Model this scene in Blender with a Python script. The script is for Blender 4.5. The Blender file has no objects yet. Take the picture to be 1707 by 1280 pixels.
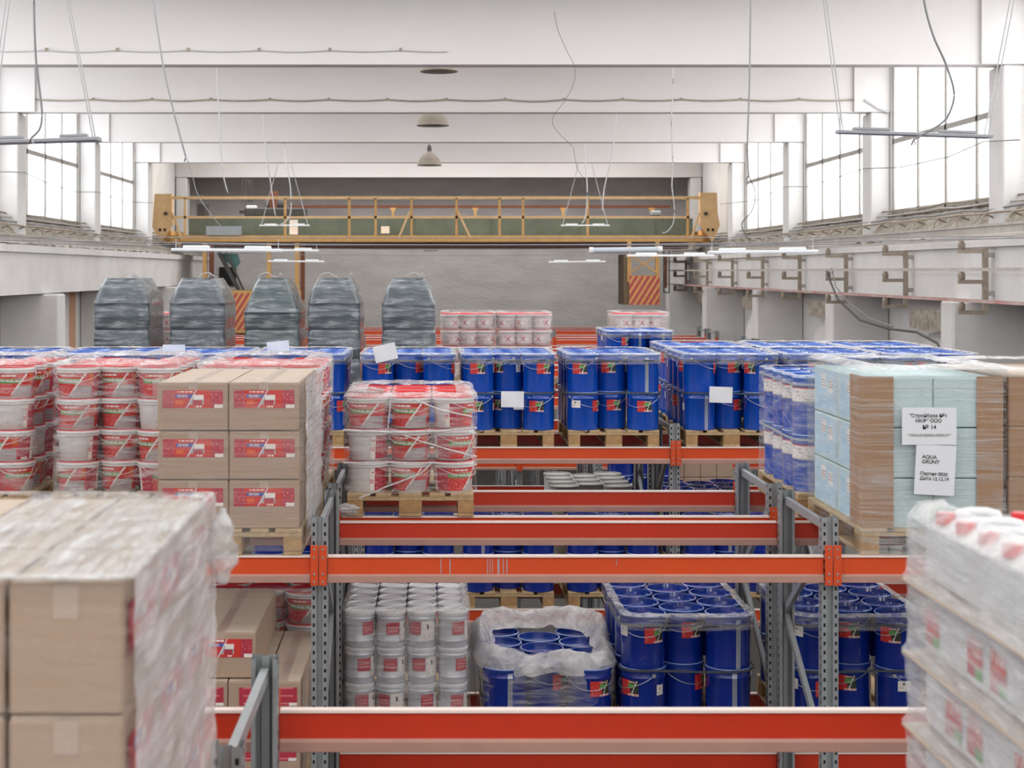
import bpy, math, random
from mathutils import Vector, Matrix, noise
random.seed(7)
S = bpy.context.scene
COL = S.collection
R = math.radians
CZ = 5.8                      # eye height above the hall floor
FLOOR = 0.0
L2, L1, L0 = CZ - 1.55, CZ - 2.98, CZ - 4.41
POST_TOP = CZ - 1.35
PAL_H = 0.144

# ------------------------------------------------------------------ materials
def lin(c):
    if isinstance(c, str):
        c = [int(c[i:i+2], 16)/255 for i in (0, 2, 4)]
    return tuple((x/12.92 if x <= .04045 else ((x+.055)/1.055)**2.4) for x in c) + (1,)
MATS = {}
def mat(name, color, rough=.6, metal=0., var=0., vscale=4., dirt=None, bump=0., bscale=30., stretch=(1,1,1), coat=0., emit=0., spec=.5):
    if name in MATS: return MATS[name]
    m = bpy.data.materials.new(name); m.use_nodes = True
    nt = m.node_tree; N = nt.nodes; Lk = nt.links
    b = N['Principled BSDF']
    col = lin(color)
    b.inputs['Base Color'].default_value = col
    b.inputs['Roughness'].default_value = rough
    b.inputs['Metallic'].default_value = metal
    b.inputs['Coat Weight'].default_value = coat
    b.inputs['Specular IOR Level'].default_value = spec
    if emit:
        b.inputs['Emission Color'].default_value = col; b.inputs['Emission Strength'].default_value = emit
    tc = mp = None
    if var or bump:
        tc = N.new('ShaderNodeTexCoord'); mp = N.new('ShaderNodeMapping')
        mp.inputs['Scale'].default_value = stretch
        Lk.new(tc.outputs['Object'], mp.inputs['Vector'])
    if var:
        n = N.new('ShaderNodeTexNoise'); n.inputs['Scale'].default_value = vscale; n.inputs['Detail'].default_value = 6; n.inputs['Roughness'].default_value = .65
        Lk.new(mp.outputs[0], n.inputs['Vector'])
        cr = N.new('ShaderNodeValToRGB')
        cr.color_ramp.elements[0].position = .35; cr.color_ramp.elements[1].position = .65
        d = lin(dirt) if dirt else tuple(x*.55 for x in col[:3]) + (1,)
        cr.color_ramp.elements[0].color = tuple(col[i]*(1-var)+d[i]*var for i in range(3)) + (1,)
        cr.color_ramp.elements[1].color = col
        Lk.new(n.outputs['Fac'], cr.inputs['Fac']); Lk.new(cr.outputs[0], b.inputs['Base Color'])
    if bump:
        n2 = N.new('ShaderNodeTexNoise'); n2.inputs['Scale'].default_value = bscale; n2.inputs['Detail'].default_value = 5
        Lk.new(mp.outputs[0], n2.inputs['Vector'])
        bp = N.new('ShaderNodeBump'); bp.inputs['Strength'].default_value = bump; bp.inputs['Distance'].default_value = .02
        Lk.new(n2.outputs['Fac'], bp.inputs['Height']); Lk.new(bp.outputs[0], b.inputs['Normal'])
    MATS[name] = m
    return m

def film(name, lo=.1, hi=.55, color='f2f1f0', sc=(3,3,45), rough=.22, pos=(.42,.68), bump=.6, spec=.6, tilt=(6,5,0)):
    """clear stretch film: mostly see-through, with milky streaks and glinting wrinkles"""
    if name in MATS: return MATS[name]
    m = bpy.data.materials.new(name); m.use_nodes = True
    nt = m.node_tree; N = nt.nodes; Lk = nt.links
    b = N['Principled BSDF']
    b.inputs['Base Color'].default_value = lin(color); b.inputs['Roughness'].default_value = rough
    b.inputs['Specular IOR Level'].default_value = spec
    tc = N.new('ShaderNodeTexCoord'); mp = N.new('ShaderNodeMapping'); mp.inputs['Scale'].default_value = sc
    mp.inputs['Rotation'].default_value = tuple(R(a) for a in tilt)
    Lk.new(tc.outputs['Object'], mp.inputs['Vector'])
    n = N.new('ShaderNodeTexNoise'); n.inputs['Scale'].default_value = 1; n.inputs['Detail'].default_value = 7; n.inputs['Roughness'].default_value = .7
    n.inputs['Distortion'].default_value = .8
    Lk.new(mp.outputs[0], n.inputs['Vector'])
    n3 = N.new('ShaderNodeTexNoise'); n3.inputs['Scale'].default_value = 5; n3.inputs['Detail'].default_value = 4
    Lk.new(tc.outputs['Object'], n3.inputs['Vector'])
    add = N.new('ShaderNodeMath'); add.operation = 'MULTIPLY_ADD'; add.inputs[1].default_value = .35
    Lk.new(n3.outputs['Fac'], add.inputs[0]); Lk.new(n.outputs['Fac'], add.inputs[2])
    mr = N.new('ShaderNodeMapRange'); mr.inputs['From Min'].default_value = pos[0]+.15; mr.inputs['From Max'].default_value = pos[1]+.2
    mr.inputs['To Min'].default_value = lo; mr.inputs['To Max'].default_value = hi
    Lk.new(add.outputs[0], mr.inputs['Value']); Lk.new(mr.outputs[0], b.inputs['Alpha'])
    bp = N.new('ShaderNodeBump'); bp.inputs['Strength'].default_value = bump; bp.inputs['Distance'].default_value = .02
    Lk.new(n.outputs['Fac'], bp.inputs['Height']); Lk.new(bp.outputs[0], b.inputs['Normal'])
    MATS[name] = m
    return m

plaster = mat('white_plaster', 'e4e2e0', .9, var=.28, vscale=.9, dirt='a9a49e', bump=.25, bscale=9)
beam_paint = mat('beam_plaster', 'd9d5d3', .9, var=.12, vscale=.6, dirt='b9b2ac', bump=.12, bscale=6)
wall_lower = mat('lower_plaster', 'c9c8c8', .9, var=.35, vscale=.8, dirt='99948e', bump=.3, bscale=7)
back_plaster = mat('grey_brick_plaster', 'c4c0be', .9, var=.45, vscale=.7, dirt='96918e', bump=.5, bscale=5, stretch=(1,1,3))
rubble_m = mat('crumbling_mortar', 'b5aca0', .95, var=.8, vscale=7, dirt='6e6457', bump=1., bscale=18)
concrete_floor = mat('concrete_floor', '45423f', .8, var=.3, vscale=1.5)
frame_w = mat('window_frame_paint', 'a9a6a1', .6, var=.4, vscale=8, dirt='8b8175')
wood = mat('pallet_wood', 'cdb188', .8, var=.55, vscale=6, dirt='8f7350', bump=.3, bscale=30, stretch=(3,1,3))
wood2 = mat('pallet_block_wood', 'c09a6a', .85, var=.6, vscale=9, dirt='84633d', bump=.3, bscale=40)
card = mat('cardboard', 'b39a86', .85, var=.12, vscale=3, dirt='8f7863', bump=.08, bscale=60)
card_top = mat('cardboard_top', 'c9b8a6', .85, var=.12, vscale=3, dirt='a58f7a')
card_dark = mat('cardboard_corner', 'a98363', .85, var=.15, vscale=4, dirt='8f6c50', bump=.1, bscale=60)
tape = mat('packing_tape', 'bda99a', .3)
aqua = mat('aqua_carton', 'c6dadb', .7, var=.1, vscale=2, dirt='aecbcf')
aqua_side = mat('pale_blue_carton', 'c3dae6', .7, var=.5, vscale=9, dirt='9fc4dc')
orange = mat('orange_enamel', 'e2501c', .38, var=.14, vscale=3, dirt='b93a1c', coat=.25)
red_or = mat('red_orange_enamel', 'd63a1d', .38, var=.18, vscale=3, dirt='a82a18', coat=.25)
lip = mat('beam_lip_reflection', 'be9385', .55, var=.2, vscale=6)  # pinkish window reflection on the beam's lower lip, put into the colour
lip_top = mat('beam_top_highlight', 'ecd9cf', .4)  # thin highlight along the beam top, painted as a pale edge
galv = mat('galvanised_steel', 'a4a9ab', .42, metal=.35, var=.3, vscale=10, dirt='7e8486')
galv_d = mat('galvanised_inner', '6c7072', .5, metal=.4)
hole_m = mat('slot_dark', '1c1d1f', .9)
blue = mat('blue_enamel', '0c4eba', .22, coat=.6, var=.12, vscale=5, dirt='093a96')
blue_lid = mat('blue_lid_enamel', '1660bf', .2, coat=.8)
blue_glint = mat('blue_rim_glint', 'a4c0ea', .22, coat=.8)  # white glint on the rims, painted as a lighter blue
seam_m = mat('bare_weld_seam', 'b9c3d2', .35, metal=.5)
wire = mat('bail_wire', 'c9cdd2', .35, metal=.6)
white_pl = mat('white_plastic', 'e9e6e4', .35, coat=.2)
white_rim = mat('white_rim_plastic', 'f4f0ef', .3, coat=.2)
red_pl = mat('red_plastic', 'd8242c', .35, coat=.2)
clear_pl = mat('milky_plastic', 'd8cdcb', .3, coat=.3)
silver = mat('silver_tin', 'd8dce4', .35, metal=.25, var=.1, vscale=8)
silver_lid = mat('silver_tin_lid', 'f0f1f3', .35, metal=.1)
grey_pl = mat('grey_pail_plastic', 'b7b8b4', .5)
grey_lid = mat('grey_lid_plastic', 'a5a6a0', .5)
paper = mat('paper_white', 'eceef2', .8)
ink = mat('ink_dark', '34343a', .8)
strap_m = mat('strap_dark', '4a5058', .35)
strap_l = mat('strap_light', 'a9b2bc', .3)
yellow = mat('crane_yellow', 'd9ac6c', .7, var=.35, vscale=5, dirt='9a6a3b')
yellow_l = mat('crane_yellow_pale', 'e8c593', .7, var=.3, vscale=5, dirt='b08450')
brown = mat('crane_brown', '7a4a35', .8, var=.3, vscale=4)
dkred = mat('girder_dark_red', '5b3a35', .8, var=.3, vscale=3)
green_g = mat('girder_green', '66766f', .7, var=.4, vscale=2, dirt='394742')
dark_metal = mat('dark_machine', '3c3c3c', .6, var=.4, vscale=6, dirt='6a625a')
teal = mat('teal_panel', '5b8682', .6)
mud = mat('bracket_rust_grey', 'a59a8b', .85, var=.4, vscale=12, dirt='6c5a4a')
rail_m = mat('rail_steel', 'b9b4ae', .6, var=.5, vscale=3, dirt='8a8178')
rail_red = mat('rail_red_paint', 'a8706c', .6, var=.8, vscale=2, dirt='b9b4ae')
lamp_m = mat('lamp_shade_grey', '8b8175', .7, var=.3, vscale=6, dirt='6c6359')
lamp_w = mat('fixture_white', 'eceeef', .4)
fix_grey = mat('fixture_under_grey', 'a3a4a8', .5)
cord_g = mat('cord_grey', '8d8d8f', .6)
cord_w = mat('cord_white', 'c2c2c2', .6)
cord_d = mat('cord_dark', '55524f', .6)
bag = mat('dark_slate_bundle', '4c565e', .3, coat=.7, var=.5, vscale=3, dirt='2f383f', bump=.4, bscale=5, stretch=(1,1,4))
bag_t = mat('dark_teal_bundle', '46585b', .3, coat=.7, var=.5, vscale=3, dirt='2b3b3f', bump=.5, bscale=9, stretch=(1,1,4))
stripe_y = mat('hazard_yellow', 'e2ae6c', .7); stripe_r = mat('hazard_red', 'c05a54', .7)
rust = mat('rust_stain', 'c79a7c', .9)
can_w = mat('canister_white', 'e4e6e8', .4, coat=.1)
# palette for printed labels
PAL = [mat('print_red', 'd3342f', .5), mat('print_dark_red', 'b83548', .5), mat('print_green', '63a552', .5), mat('print_white', 'f3ece6', .5),
       mat('print_grey', 'b3aaa9', .5), mat('print_blue', '4a62ad', .5), mat('print_dark', '2f3a2c', .5), mat('print_orange', 'e2662f', .5),
       mat('print_pink', 'dc7e80', .5), mat('print_pale', 'd9c7c4', .5), mat('print_sky', 'a9cfe6', .6)]

F_CLEAR = film('film_clear', .03, .42, sc=(4,4,40), bump=.5)
F_PAIL = film('film_pail', .03, .65, sc=(3,3,22), bump=.7, pos=(.47,.72), tilt=(8,14,0))
F_PTOP = film('film_pail_top', .25, .9, sc=(10,10,10), bump=.8, pos=(.45,.68))
F_BOX = film('film_box', .03, .3, color='e8ded6', sc=(2,2,70), bump=.5)
F_SIDE = film('film_side', .45, .92, sc=(2,2,60), bump=.8)
F_TOP = film('film_top', .2, .85, sc=(14,14,14), bump=.8)
F_GREY = film('film_on_bundle', .05, .55, color='dfe6ea', sc=(2.5,2.5,22), rough=.12, bump=.9, pos=(.5,.7))
F_CRUMP = film('film_crumpled', .3, .85, sc=(12,12,16), rough=.1, bump=1.)
F_CAN = film('film_canister', .25, .8, color='eff0f2', sc=(3,3,36), bump=.8)

# ------------------------------------------------------------------ mesh building
class MB:
    def __init__(s): s.v = []; s.f = []; s.m = []
    def add(s, vs, fs, mi=0):
        b = len(s.v); s.v += [tuple(v) for v in vs]
        for f in fs: s.f.append(tuple(b+i for i in f)); s.m.append(mi)
    def box(s, x0,x1,y0,y1,z0,z1, mi=0, bev=0.):
        if bev:
            b = bev
            # chamfered box: 24 verts
            vs=[]; 
            for sx in (0,1):
                for sy in (0,1):
                    for sz in (0,1):
                        X=(x0,x1)[sx]; Y=(y0,y1)[sy]; Z=(z0,z1)[sz]
                        dx=b*(1-2*sx); dy=b*(1-2*sy); dz=b*(1-2*sz)
                        vs += [(X,Y+dy,Z+dz),(X+dx,Y,Z+dz),(X+dx,Y+dy,Z)]
            def I(a,c,d,k): return (a*4+c*2+d)*3+k
            fs=[]
            for a in (0,1):
                q=[I(a,0,0,0),I(a,1,0,0),I(a,1,1,0),I(a,0,1,0)]; fs.append(q if a else q[::-1])
                q=[I(0,a,0,1),I(1,a,0,1),I(1,a,1,1),I(0,a,1,1)]; fs.append(q[::-1] if a else q)
                q=[I(0,0,a,2),I(1,0,a,2),I(1,1,a,2),I(0,1,a,2)]; fs.append(q if a else q[::-1])
            for a in (0,1):
                for c in (0,1):
                    q=[I(a,c,0,0),I(a,c,1,0),I(a,c,1,1),I(a,c,0,1)]; fs.append(q if a==c else q[::-1])
                    q=[I(a,0,c,0),I(a,1,c,0),I(a,1,c,2),I(a,0,c,2)]; fs.append(q[::-1] if a==c else q)
                    q=[I(0,a,c,1),I(1,a,c,1),I(1,a,c,2),I(0,a,c,2)]; fs.append(q if a==c else q[::-1])
            for a in (0,1):
                for c in (0,1):
                    for d in (0,1):
                        q=[I(a,c,d,0),I(a,c,d,1),I(a,c,d,2)]; fs.append(q if (a+c+d)%2==1 else q[::-1])
            s.add(vs,fs,mi); return
        vs=[(x,y,z) for x in (x0,x1) for y in (y0,y1) for z in (z0,z1)]
        s.add(vs,[(0,1,3,2),(4,6,7,5),(0,4,5,1),(2,3,7,6),(0,2,6,4),(1,5,7,3)],mi)
    def tube(s, pts, r, n=6, mi=0, cap=True):
        pts=[Vector(p) for p in pts]; rings=[]
        up=Vector((0,0,1))
        for i,p in enumerate(pts):
            d=(pts[min(i+1,len(pts)-1)]-pts[max(i-1,0)]).normalized()
            a=d.cross(up)
            if a.length<1e-3: a=d.cross(Vector((1,0,0)))
            a.normalize(); b=d.cross(a)
            rings.append([p+(a*math.cos(t)+b*math.sin(t))*r for t in [2*math.pi*k/n for k in range(n)]])
        vs=[v for q in rings for v in q]; fs=[]
        for i in range(len(pts)-1):
            for k in range(n):
                fs.append((i*n+k,i*n+(k+1)%n,(i+1)*n+(k+1)%n,(i+1)*n+k))
        if cap: fs.append(tuple(range(n))[::-1]); fs.append(tuple((len(pts)-1)*n+k for k in range(n)))
        s.add(vs,fs,mi)
    def bar(s, p, q, w, h, mi=0):
        p=Vector(p); q=Vector(q); d=(q-p).normalized(); up=Vector((0,0,1))
        a=d.cross(up)
        if a.length<1e-3: a=Vector((1,0,0))
        a.normalize(); b=a.cross(d)
        vs=[]
        for c in (p,q):
            for sa,sb in ((-1,-1),(1,-1),(1,1),(-1,1)): vs.append(c+a*w/2*sa+b*h/2*sb)
        s.add(vs,[(0,1,2,3),(7,6,5,4),(0,4,5,1),(1,5,6,2),(2,6,7,3),(3,7,4,0)],mi)
    def lathe(s, prof, n=28, mi=0, mats=None, cap0=True, cap1=True):
        vs=[]; 
        for r,z in prof:
            for k in range(n):
                t=2*math.pi*k/n; vs.append((r*math.cos(t),r*math.sin(t),z))
        b=len(s.v); s.v+=vs
        for i in range(len(prof)-1):
            for k in range(n):
                s.f.append((b+i*n+k,b+i*n+(k+1)%n,b+(i+1)*n+(k+1)%n,b+(i+1)*n+k)); s.m.append(mats(i,k) if mats else mi)
        if cap0: s.f.append(tuple(b+k for k in range(n))[::-1]); s.m.append(mats(0,-1) if mats else mi)
        if cap1: s.f.append(tuple(b+(len(prof)-1)*n+k for k in range(n))); s.m.append(mats(len(prof)-2,-1) if mats else mi)
    def prism(s, poly, y0, y1, axis='y', mi=0):
        n=len(poly)
        def P(a,b,t):
            return {'y':(a,t,b),'x':(t,a,b),'z':(a,b,t)}[axis]
        vs=[P(a,b,y0) for a,b in poly]+[P(a,b,y1) for a,b in poly]
        s.add(vs,[tuple(range(n)),tuple(range(2*n-1,n-1,-1))]+[(i,i+n,(i+1)%n+n,(i+1)%n) for i in range(n)],mi)
    def mesh(s, name, mats, smooth=None):
        me=bpy.data.meshes.new(name); me.from_pydata(s.v,[],s.f)
        for m in (mats if isinstance(mats,(list,tuple)) else [mats]): me.materials.append(m)
        me.polygons.foreach_set('material_index', s.m)
        if smooth is not None:
            me.shade_smooth(); me.set_sharp_from_angle(angle=R(smooth))
        me.update()
        return me

def put(name, me, parent=None, loc=(0,0,0), rz=0.):
    o=bpy.data.objects.new(name, me); COL.objects.link(o)
    if parent: o.parent=parent
    o.location=loc; o.rotation_euler=(0,0,rz)
    return o
def tag(o, label, cat, group=None, kind=None):
    o['label']=label; o['category']=cat
    if group: o['group']=group
    if kind: o['kind']=kind
    return o
def thing(name, label, cat, loc=(0,0,0), rz=0., group=None):
    o=bpy.data.objects.new(name, None); COL.objects.link(o); o.location=loc; o.rotation_euler=(0,0,rz)
    o.empty_display_size=.05
    return tag(o,label,cat,group)
def struct(name, mb, mats, smooth=None):
    o=put(name, mb.mesh(name, mats, smooth)); o['kind']='structure'; return o
class Proto:
    """a kind of thing: list of (part name, mesh, offset, label, [sub-parts])"""
    def __init__(s, name, cat, parts): s.name=name; s.cat=cat; s.parts=parts
    def make(s, loc, rz, label, group=None, skip=()):
        t=thing(s.name,label,s.cat,loc,rz,group)
        for p in s.parts:
            if p[0] in skip: continue
            c=put(p[0],p[1],t,p[2] if len(p)>2 else (0,0,0))
            if len(p)>3:
                for q in p[3]: put(q[0],q[1],c)
        return t

# ---------------------------------------------------------------- printed patches
def patch_cyl(rad, h0, h1, a0, a1, nu, nv, paint, mats=None):
    """curved printed label, a0..a1 degrees around the can (0 = towards -y)"""
    mb=MB(); vs=[]
    for j in range(nv+1):
        z=h0+(h1-h0)*j/nv
        r=rad(z) if callable(rad) else rad
        for i in range(nu+1):
            a=R(a0+(a1-a0)*i/nu); vs.append((r*math.sin(a),-r*math.cos(a),z))
    mb.v=vs
    for j in range(nv):
        for i in range(nu):
            b=j*(nu+1)+i; mb.f.append((b,b+1,b+nu+2,b+nu+1)); mb.m.append(paint((i+.5)/nu,(j+.5)/nv))
    return mb.mesh('printed_label', mats or PAL, 60)
def patch_flat(w, h, nu, nv, paint, side=0, mats=None):
    """flat printed label centred at origin, in the xz plane facing -y (side=1: the yz plane facing +x; -1: facing -x)"""
    mb=MB(); vs=[]
    for j in range(nv+1):
        for i in range(nu+1):
            u=-w/2+w*i/nu; z=-h/2+h*j/nv
            vs.append((u,0,z) if side==0 else ((0,u,z) if side==1 else (0,-u,z)))
    mb.v=vs
    for j in range(nv):
        for i in range(nu):
            b=j*(nu+1)+i; mb.f.append((b,b+1,b+nu+2,b+nu+1)); mb.m.append(paint((i+.5)/nu,(j+.5)/nv))
    return mb.mesh('printed_label', mats or PAL)
def rnd(u,v,k=0): return noise.cell(Vector((u*97.3+k,v*61.7,k*3.1)))
def paint_pail(u,v):
    # 3 panels: info column, front picture, info column
    if u<.24 or u>.76:
        if .12<v<.86 and int(v*18)%2==0 and rnd(int(u*60),int(v*18))>.45: return 8
        if (u<.06 or u>.94): return 3
        if v<.1 and .8<u<.9: return 3
        return 1
    x=(u-.24)/.52
    sx=.38+.42*(v-.05)
    if abs(x-sx)<.028 and v>.08: return 3 if v>.3 else 9
    if .86<v<.93 and .1<x<.52 and int(x*40)%5: return 3
    if .56<v<.78 and x<sx-.02:
        if .62<v<.72 and .08<x<.6 and int(x*36)%4: return 9
        return 2
    if v<.46 and x>sx and x<.96: 
        if .16<v<.24 and .66<x<.9: return 10 if v>.2 else 1
        return 4
    if x>.86 and v>.6: return 7
    if .08<v<.5 and x<sx-.08 and int(v*22)%2==0 and rnd(int(x*50),int(v*22),2)>.4: return 8
    if .03<v<.1 and .5<x<.9 and int(x*24)%2: return 3
    return 0
def paint_box(u,v):
    if u<.18 or u>.8:
        if .15<v<.85 and int(v*14)%2==0 and rnd(int(u*80),int(v*14),5)>.5: return 8
        if u>.86 and v<.2: return 3
        return 1
    sx=.40+.16*(v)
    if abs(u-sx)<.009: return 3
    if 0<sx-u<.018: return 5
    if .86<v<.95 and .26<u<.5 and int(u*70)%5: return 3
    if .56<v<.78 and u<sx-.01 and .21<u:
        if .61<v<.72 and .25<u<.42 and int(u*90)%4: return 9
        return 5
    if v>.15 and v<.72 and u>sx and u<.68:
        if v<.42 and .5<u<.66: return 1
        if v>.45 and u>.52: return 3
        return 4
    if .04<v<.12 and .54<u<.66 and int(u*60)%3: return 3
    if .2<v<.45 and .22<u<.34: return 7
    return 0
def paint_drum(u,v):
    if u<.45: 
        if u>.06 and .15<v<.85 and rnd(int(u*30),int(v*20),9)>.86: return 8
        return 0
    if abs(u-(.62+.3*v))<.022: return 3
    if .84<v<.94 and u<.85: return 3 if int(u*30)%3 else 0
    if .5<v<.76 and u<.62+.3*v: return 2
    if v<.14: return 3 if int(u*28)%2 else 0
    return 6 if u>.58 else 0
def paint_note(u,v):
    if .55<v<.8 and .35<u<.65 and int(u*30)%2: return 6
    if .1<v<.45 and int(v*16)%2 and .1<u<.9 and rnd(int(u*30),int(v*16),4)>.45: return 4
    return 3
def paint_redsq(u,v):
    if .2<v<.8 and int(v*12)%3==0 and .15<u<.85: return 8
    return 1
def paint_can(u,v):
    if v>.88: return 0
    if v<.05: return 4
    if .2<v<.75 and int(v*16)%2 and rnd(int(u*70),int(v*16),8)>.4: return 4
    return 3
def paint_sky(u,v):
    c=rnd(int(u*9),int(v*9),11)
    if .08<u<.2 and .45<v<.85: return 10
    if .3<u<.5 and .55<v<.9: return 4 if int(v*40)%3==0 else 3
    if .62<u<.82 and .45<v<.8: return 4 if int(v*40)%3==0 else 3
    if v<.3 and c>.2: return 10
    return 11

# ---------------------------------------------------------------- kinds of goods
def cyl_thing(name, cat, Rt, Rb, H, body, lid, edge=None, beads=(), seam=None, labels=(), bail=None, n=28, lid_recess=.012):
    mb=MB(); prof=[(Rb-.004,0),(Rb,.004)]
    for z in beads: 
        r=Rb+(Rt-Rb)*z/H; prof += [(r,z-.006),(r+.004,z),(r,z+.006)]
    prof += [(Rt,H-.022)]
    seamk = 9
    mb.lathe(prof,n,mats=(lambda i,k:(1 if k==seamk and seam else 0)),cap1=False)
    b=mb.mesh(name+'_body',[body,seam or body],40)
    ml=MB(); Rl=Rt+.006
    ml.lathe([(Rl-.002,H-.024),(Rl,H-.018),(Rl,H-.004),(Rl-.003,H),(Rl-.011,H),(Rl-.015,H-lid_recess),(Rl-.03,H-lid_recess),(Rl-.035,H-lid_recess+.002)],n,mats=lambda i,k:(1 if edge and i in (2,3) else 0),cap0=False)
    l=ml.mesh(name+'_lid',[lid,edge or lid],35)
    parts=[('body',b),('lid',l)]
    if bail:
        mw=MB(); rr=Rt+.009; dip=bail[0]; zc=H-bail[1]; pts=[]
        for i in range(13):
            t=i/12; a=R(-92+184*t); 
            pts.append((rr*math.sin(a)*1.0,-rr*math.cos(a)-.002,zc-dip*math.sin(math.pi*t)))
        mw.tube(pts,bail[2],5)
        me=MB()
        for sx in (-1,1): me.box(sx*rr-.007,sx*rr+.007,-.012,.012,zc-.012,zc+.012,bev=.003)
        ears=[]
        for sx in (-1,1):
            q=MB(); q.box(sx*rr-.006,sx*rr+.006,-.011,.011,zc-.011,zc+.011,bev=.003); ears.append(('ear',q.mesh('ear',bail[3])))
        parts.append(('handle',mw.mesh('handle',bail[3],60),(0,0,0),ears))
    for nm,me in labels: parts.append((nm,me))
    return Proto(name,cat,parts)

DR, DH = .141, .335
drum_lbl = patch_cyl(DR+.0025,.165,.262,-2,52,26,14,paint_drum)
drum_note = patch_cyl(DR+.0025,.17,.235,100,122,8,8,paint_note)
drum_note2 = patch_cyl(DR+.0025,.20,.265,-82,-48,14,10,paint_note)
DRUM = cyl_thing('steel_drum','drum',DR,DR-.002,DH,blue,blue_lid,blue_glint,beads=(.28,),seam=seam_m,
    labels=[('printed_label',drum_lbl),('note_label',drum_note)],bail=(.09,.04,.0018,wire),lid_recess=.02)
DRUM2 = cyl_thing('steel_drum','drum',DR,DR-.002,DH,blue,blue_lid,blue_glint,beads=(.28,),seam=seam_m,
    labels=[('printed_label',drum_lbl),('note_label',drum_note2)],bail=(.09,.04,.0018,wire),lid_recess=.02)
PR, PB, PH = .131,.114,.2
def prad(z): return PB+(PR-PB)*z/PH+.0035
pail_lbl = patch_cyl(prad,.012,.158,-115,115,96,30,paint_pail)
def make_pail(nm,body,rim):
    mb=MB(); mb.lathe([(PB-.004,0),(PB,.004),(prad(.16)-.0035,.16),(prad(.162)+.006,.162),(prad(.166)+.006,.17),(prad(.17)-.0035,.172),(PR,.186)],32,cap1=False)
    ml=MB(); ml.lathe([(PR+.002,.176),(PR+.006,.178),(PR+.007,.193),(PR+.003,.199),(PR-.006,.2),(PR-.011,.191),(PR-.04,.191),(PR-.045,.194)],32,
        mats=lambda i,k:(0 if i<2 else 1),cap0=False)
    mw=MB(); rr=PR+.010; pts=[]
    for i in range(13):
        t=i/12; a=R(-95+190*t); pts.append((rr*math.sin(a),-rr*math.cos(a)-.002,.165-.06*math.sin(math.pi*t)))
    mw.tube(pts,.0018,5)
    return Proto('plastic_pail','pail',[('body',mb.mesh('pail_body',body,40)),('lid',ml.mesh('pail_lid',[rim,red_pl],40)),('handle',mw.mesh('pail_handle',rim,60)),('printed_label',pail_lbl)])
PAIL = make_pail('p',white_pl,white_rim)
def paint_small(u,v):
    if .3<v<.7 and .2<u<.8: return 1 if rnd(int(u*14),int(v*9),3)>.3 else 3
    return 9
pail_s = patch_cyl(prad,.02,.15,-60,60,20,10,paint_small)
CPAIL = make_pail('c',clear_pl,white_rim); CPAIL.parts[3]=('printed_label',pail_s)
TINR=.091; TINH=.228
tin_l = patch_cyl(TINR+.002,.085,.165,-28,26,8,8,paint_redsq)
tin_w = patch_cyl(TINR+.0022,.05,.17,30,88,14,12,paint_note)
TIN = cyl_thing('paint_tin','tin',TINR,TINR-.002,TINH,silver,silver_lid,None,beads=(.045,.185),seam=None,labels=[('red_label',tin_l),('note_label',tin_w)],n=24,lid_recess=.008)
SLIMR=.122; SLIMH=.365
slim_l = patch_cyl(SLIMR+.002,.205,.3,-170,170,70,12,paint_can)
SLIM = cyl_thing('steel_can','can',SLIMR,SLIMR-.002,SLIMH,blue,blue_lid,blue_glint,beads=(.32,),seam=seam_m,labels=[('band_label',slim_l)],bail=(.09,.05,.0018,wire),n=28,lid_recess=.015)
GREY = cyl_thing('grey_pail','pail',.138,.128,.37,grey_pl,grey_lid,None,beads=(.2,),seam=None,labels=[],n=28,lid_recess=.012)
def make_canister():
    mb=MB(); mb.box(-.094,.094,-.073,.073,0,.15,bev=.012)
    # sloping shoulder
    mb2=MB(); vs=[(-.094,-.073,.14),(.094,-.073,.14),(.094,.073,.14),(-.094,.073,.14),(-.04,-.03,.178),(.088,-.045,.168),(.088,.045,.168),(-.04,.03,.178)]
    mb2.add(vs,[(0,1,5,4),(1,2,6,5),(2,3,7,6),(3,0,4,7),(4,5,6,7)])
    mh=MB(); mh.tube([(-.035,0,.165),(-.03,0,.186),(.0,0,.191),(.045,0,.19),(.075,0,.183),(.085,0,.155)],.011,8)
    mc=MB(); mc.lathe([(.024,.158),(.024,.185),(.021,.188)],16)
    me=mc.mesh('cap',red_pl,40); 
    mn=MB(); mn.lathe([(.02,.14),(.02,.16)],14)
    t=Proto('canister','canister',[('body',mb.mesh('can_b',can_w)),('shoulder',mb2.mesh('can_s',can_w)),('handle',mh.mesh('can_h',can_w,50)),('cap',me,(-.064,0,0))])
    return t
CANI=make_canister()
can_side = patch_flat(.11,.1,12,10,lambda u,v:(3 if (v>.7 and int(u*10)%2) else (0 if v>.25 else (2 if u>.5 else 1))),side=-1)

def build_pallet():
    parts=[]
    def P(nm,*a,m=wood):
        q=MB(); q.box(*a,bev=.003); parts.append((nm,q.mesh(nm,m)))
    for i in range(5):
        w=.145 if i in (0,2,4) else .1; c=[-.3275,-.17,0,.17,.3275][i]
        P('deck_board',c-w/2,c+w/2,0,1.2,.122,.144)
    for y in (0.,.5275,1.055): P('stringer_board',-.4,.4,y,y+.145,.1,.1215)
    for y in (0.,.5275,1.055):
        for c,w in ((-.35,.1),(0,.145),(.35,.1)): P('block',c-w/2,c+w/2,y,y+.145,.022,.0995,m=wood2)
    for c,w in ((-.35,.1),(0,.145),(.35,.1)): P('bottom_board',c-w/2,c+w/2,0,1.2,0,.0215)
    return Proto('wooden_pallet','pallet',parts)
PALLET=build_pallet()

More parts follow.
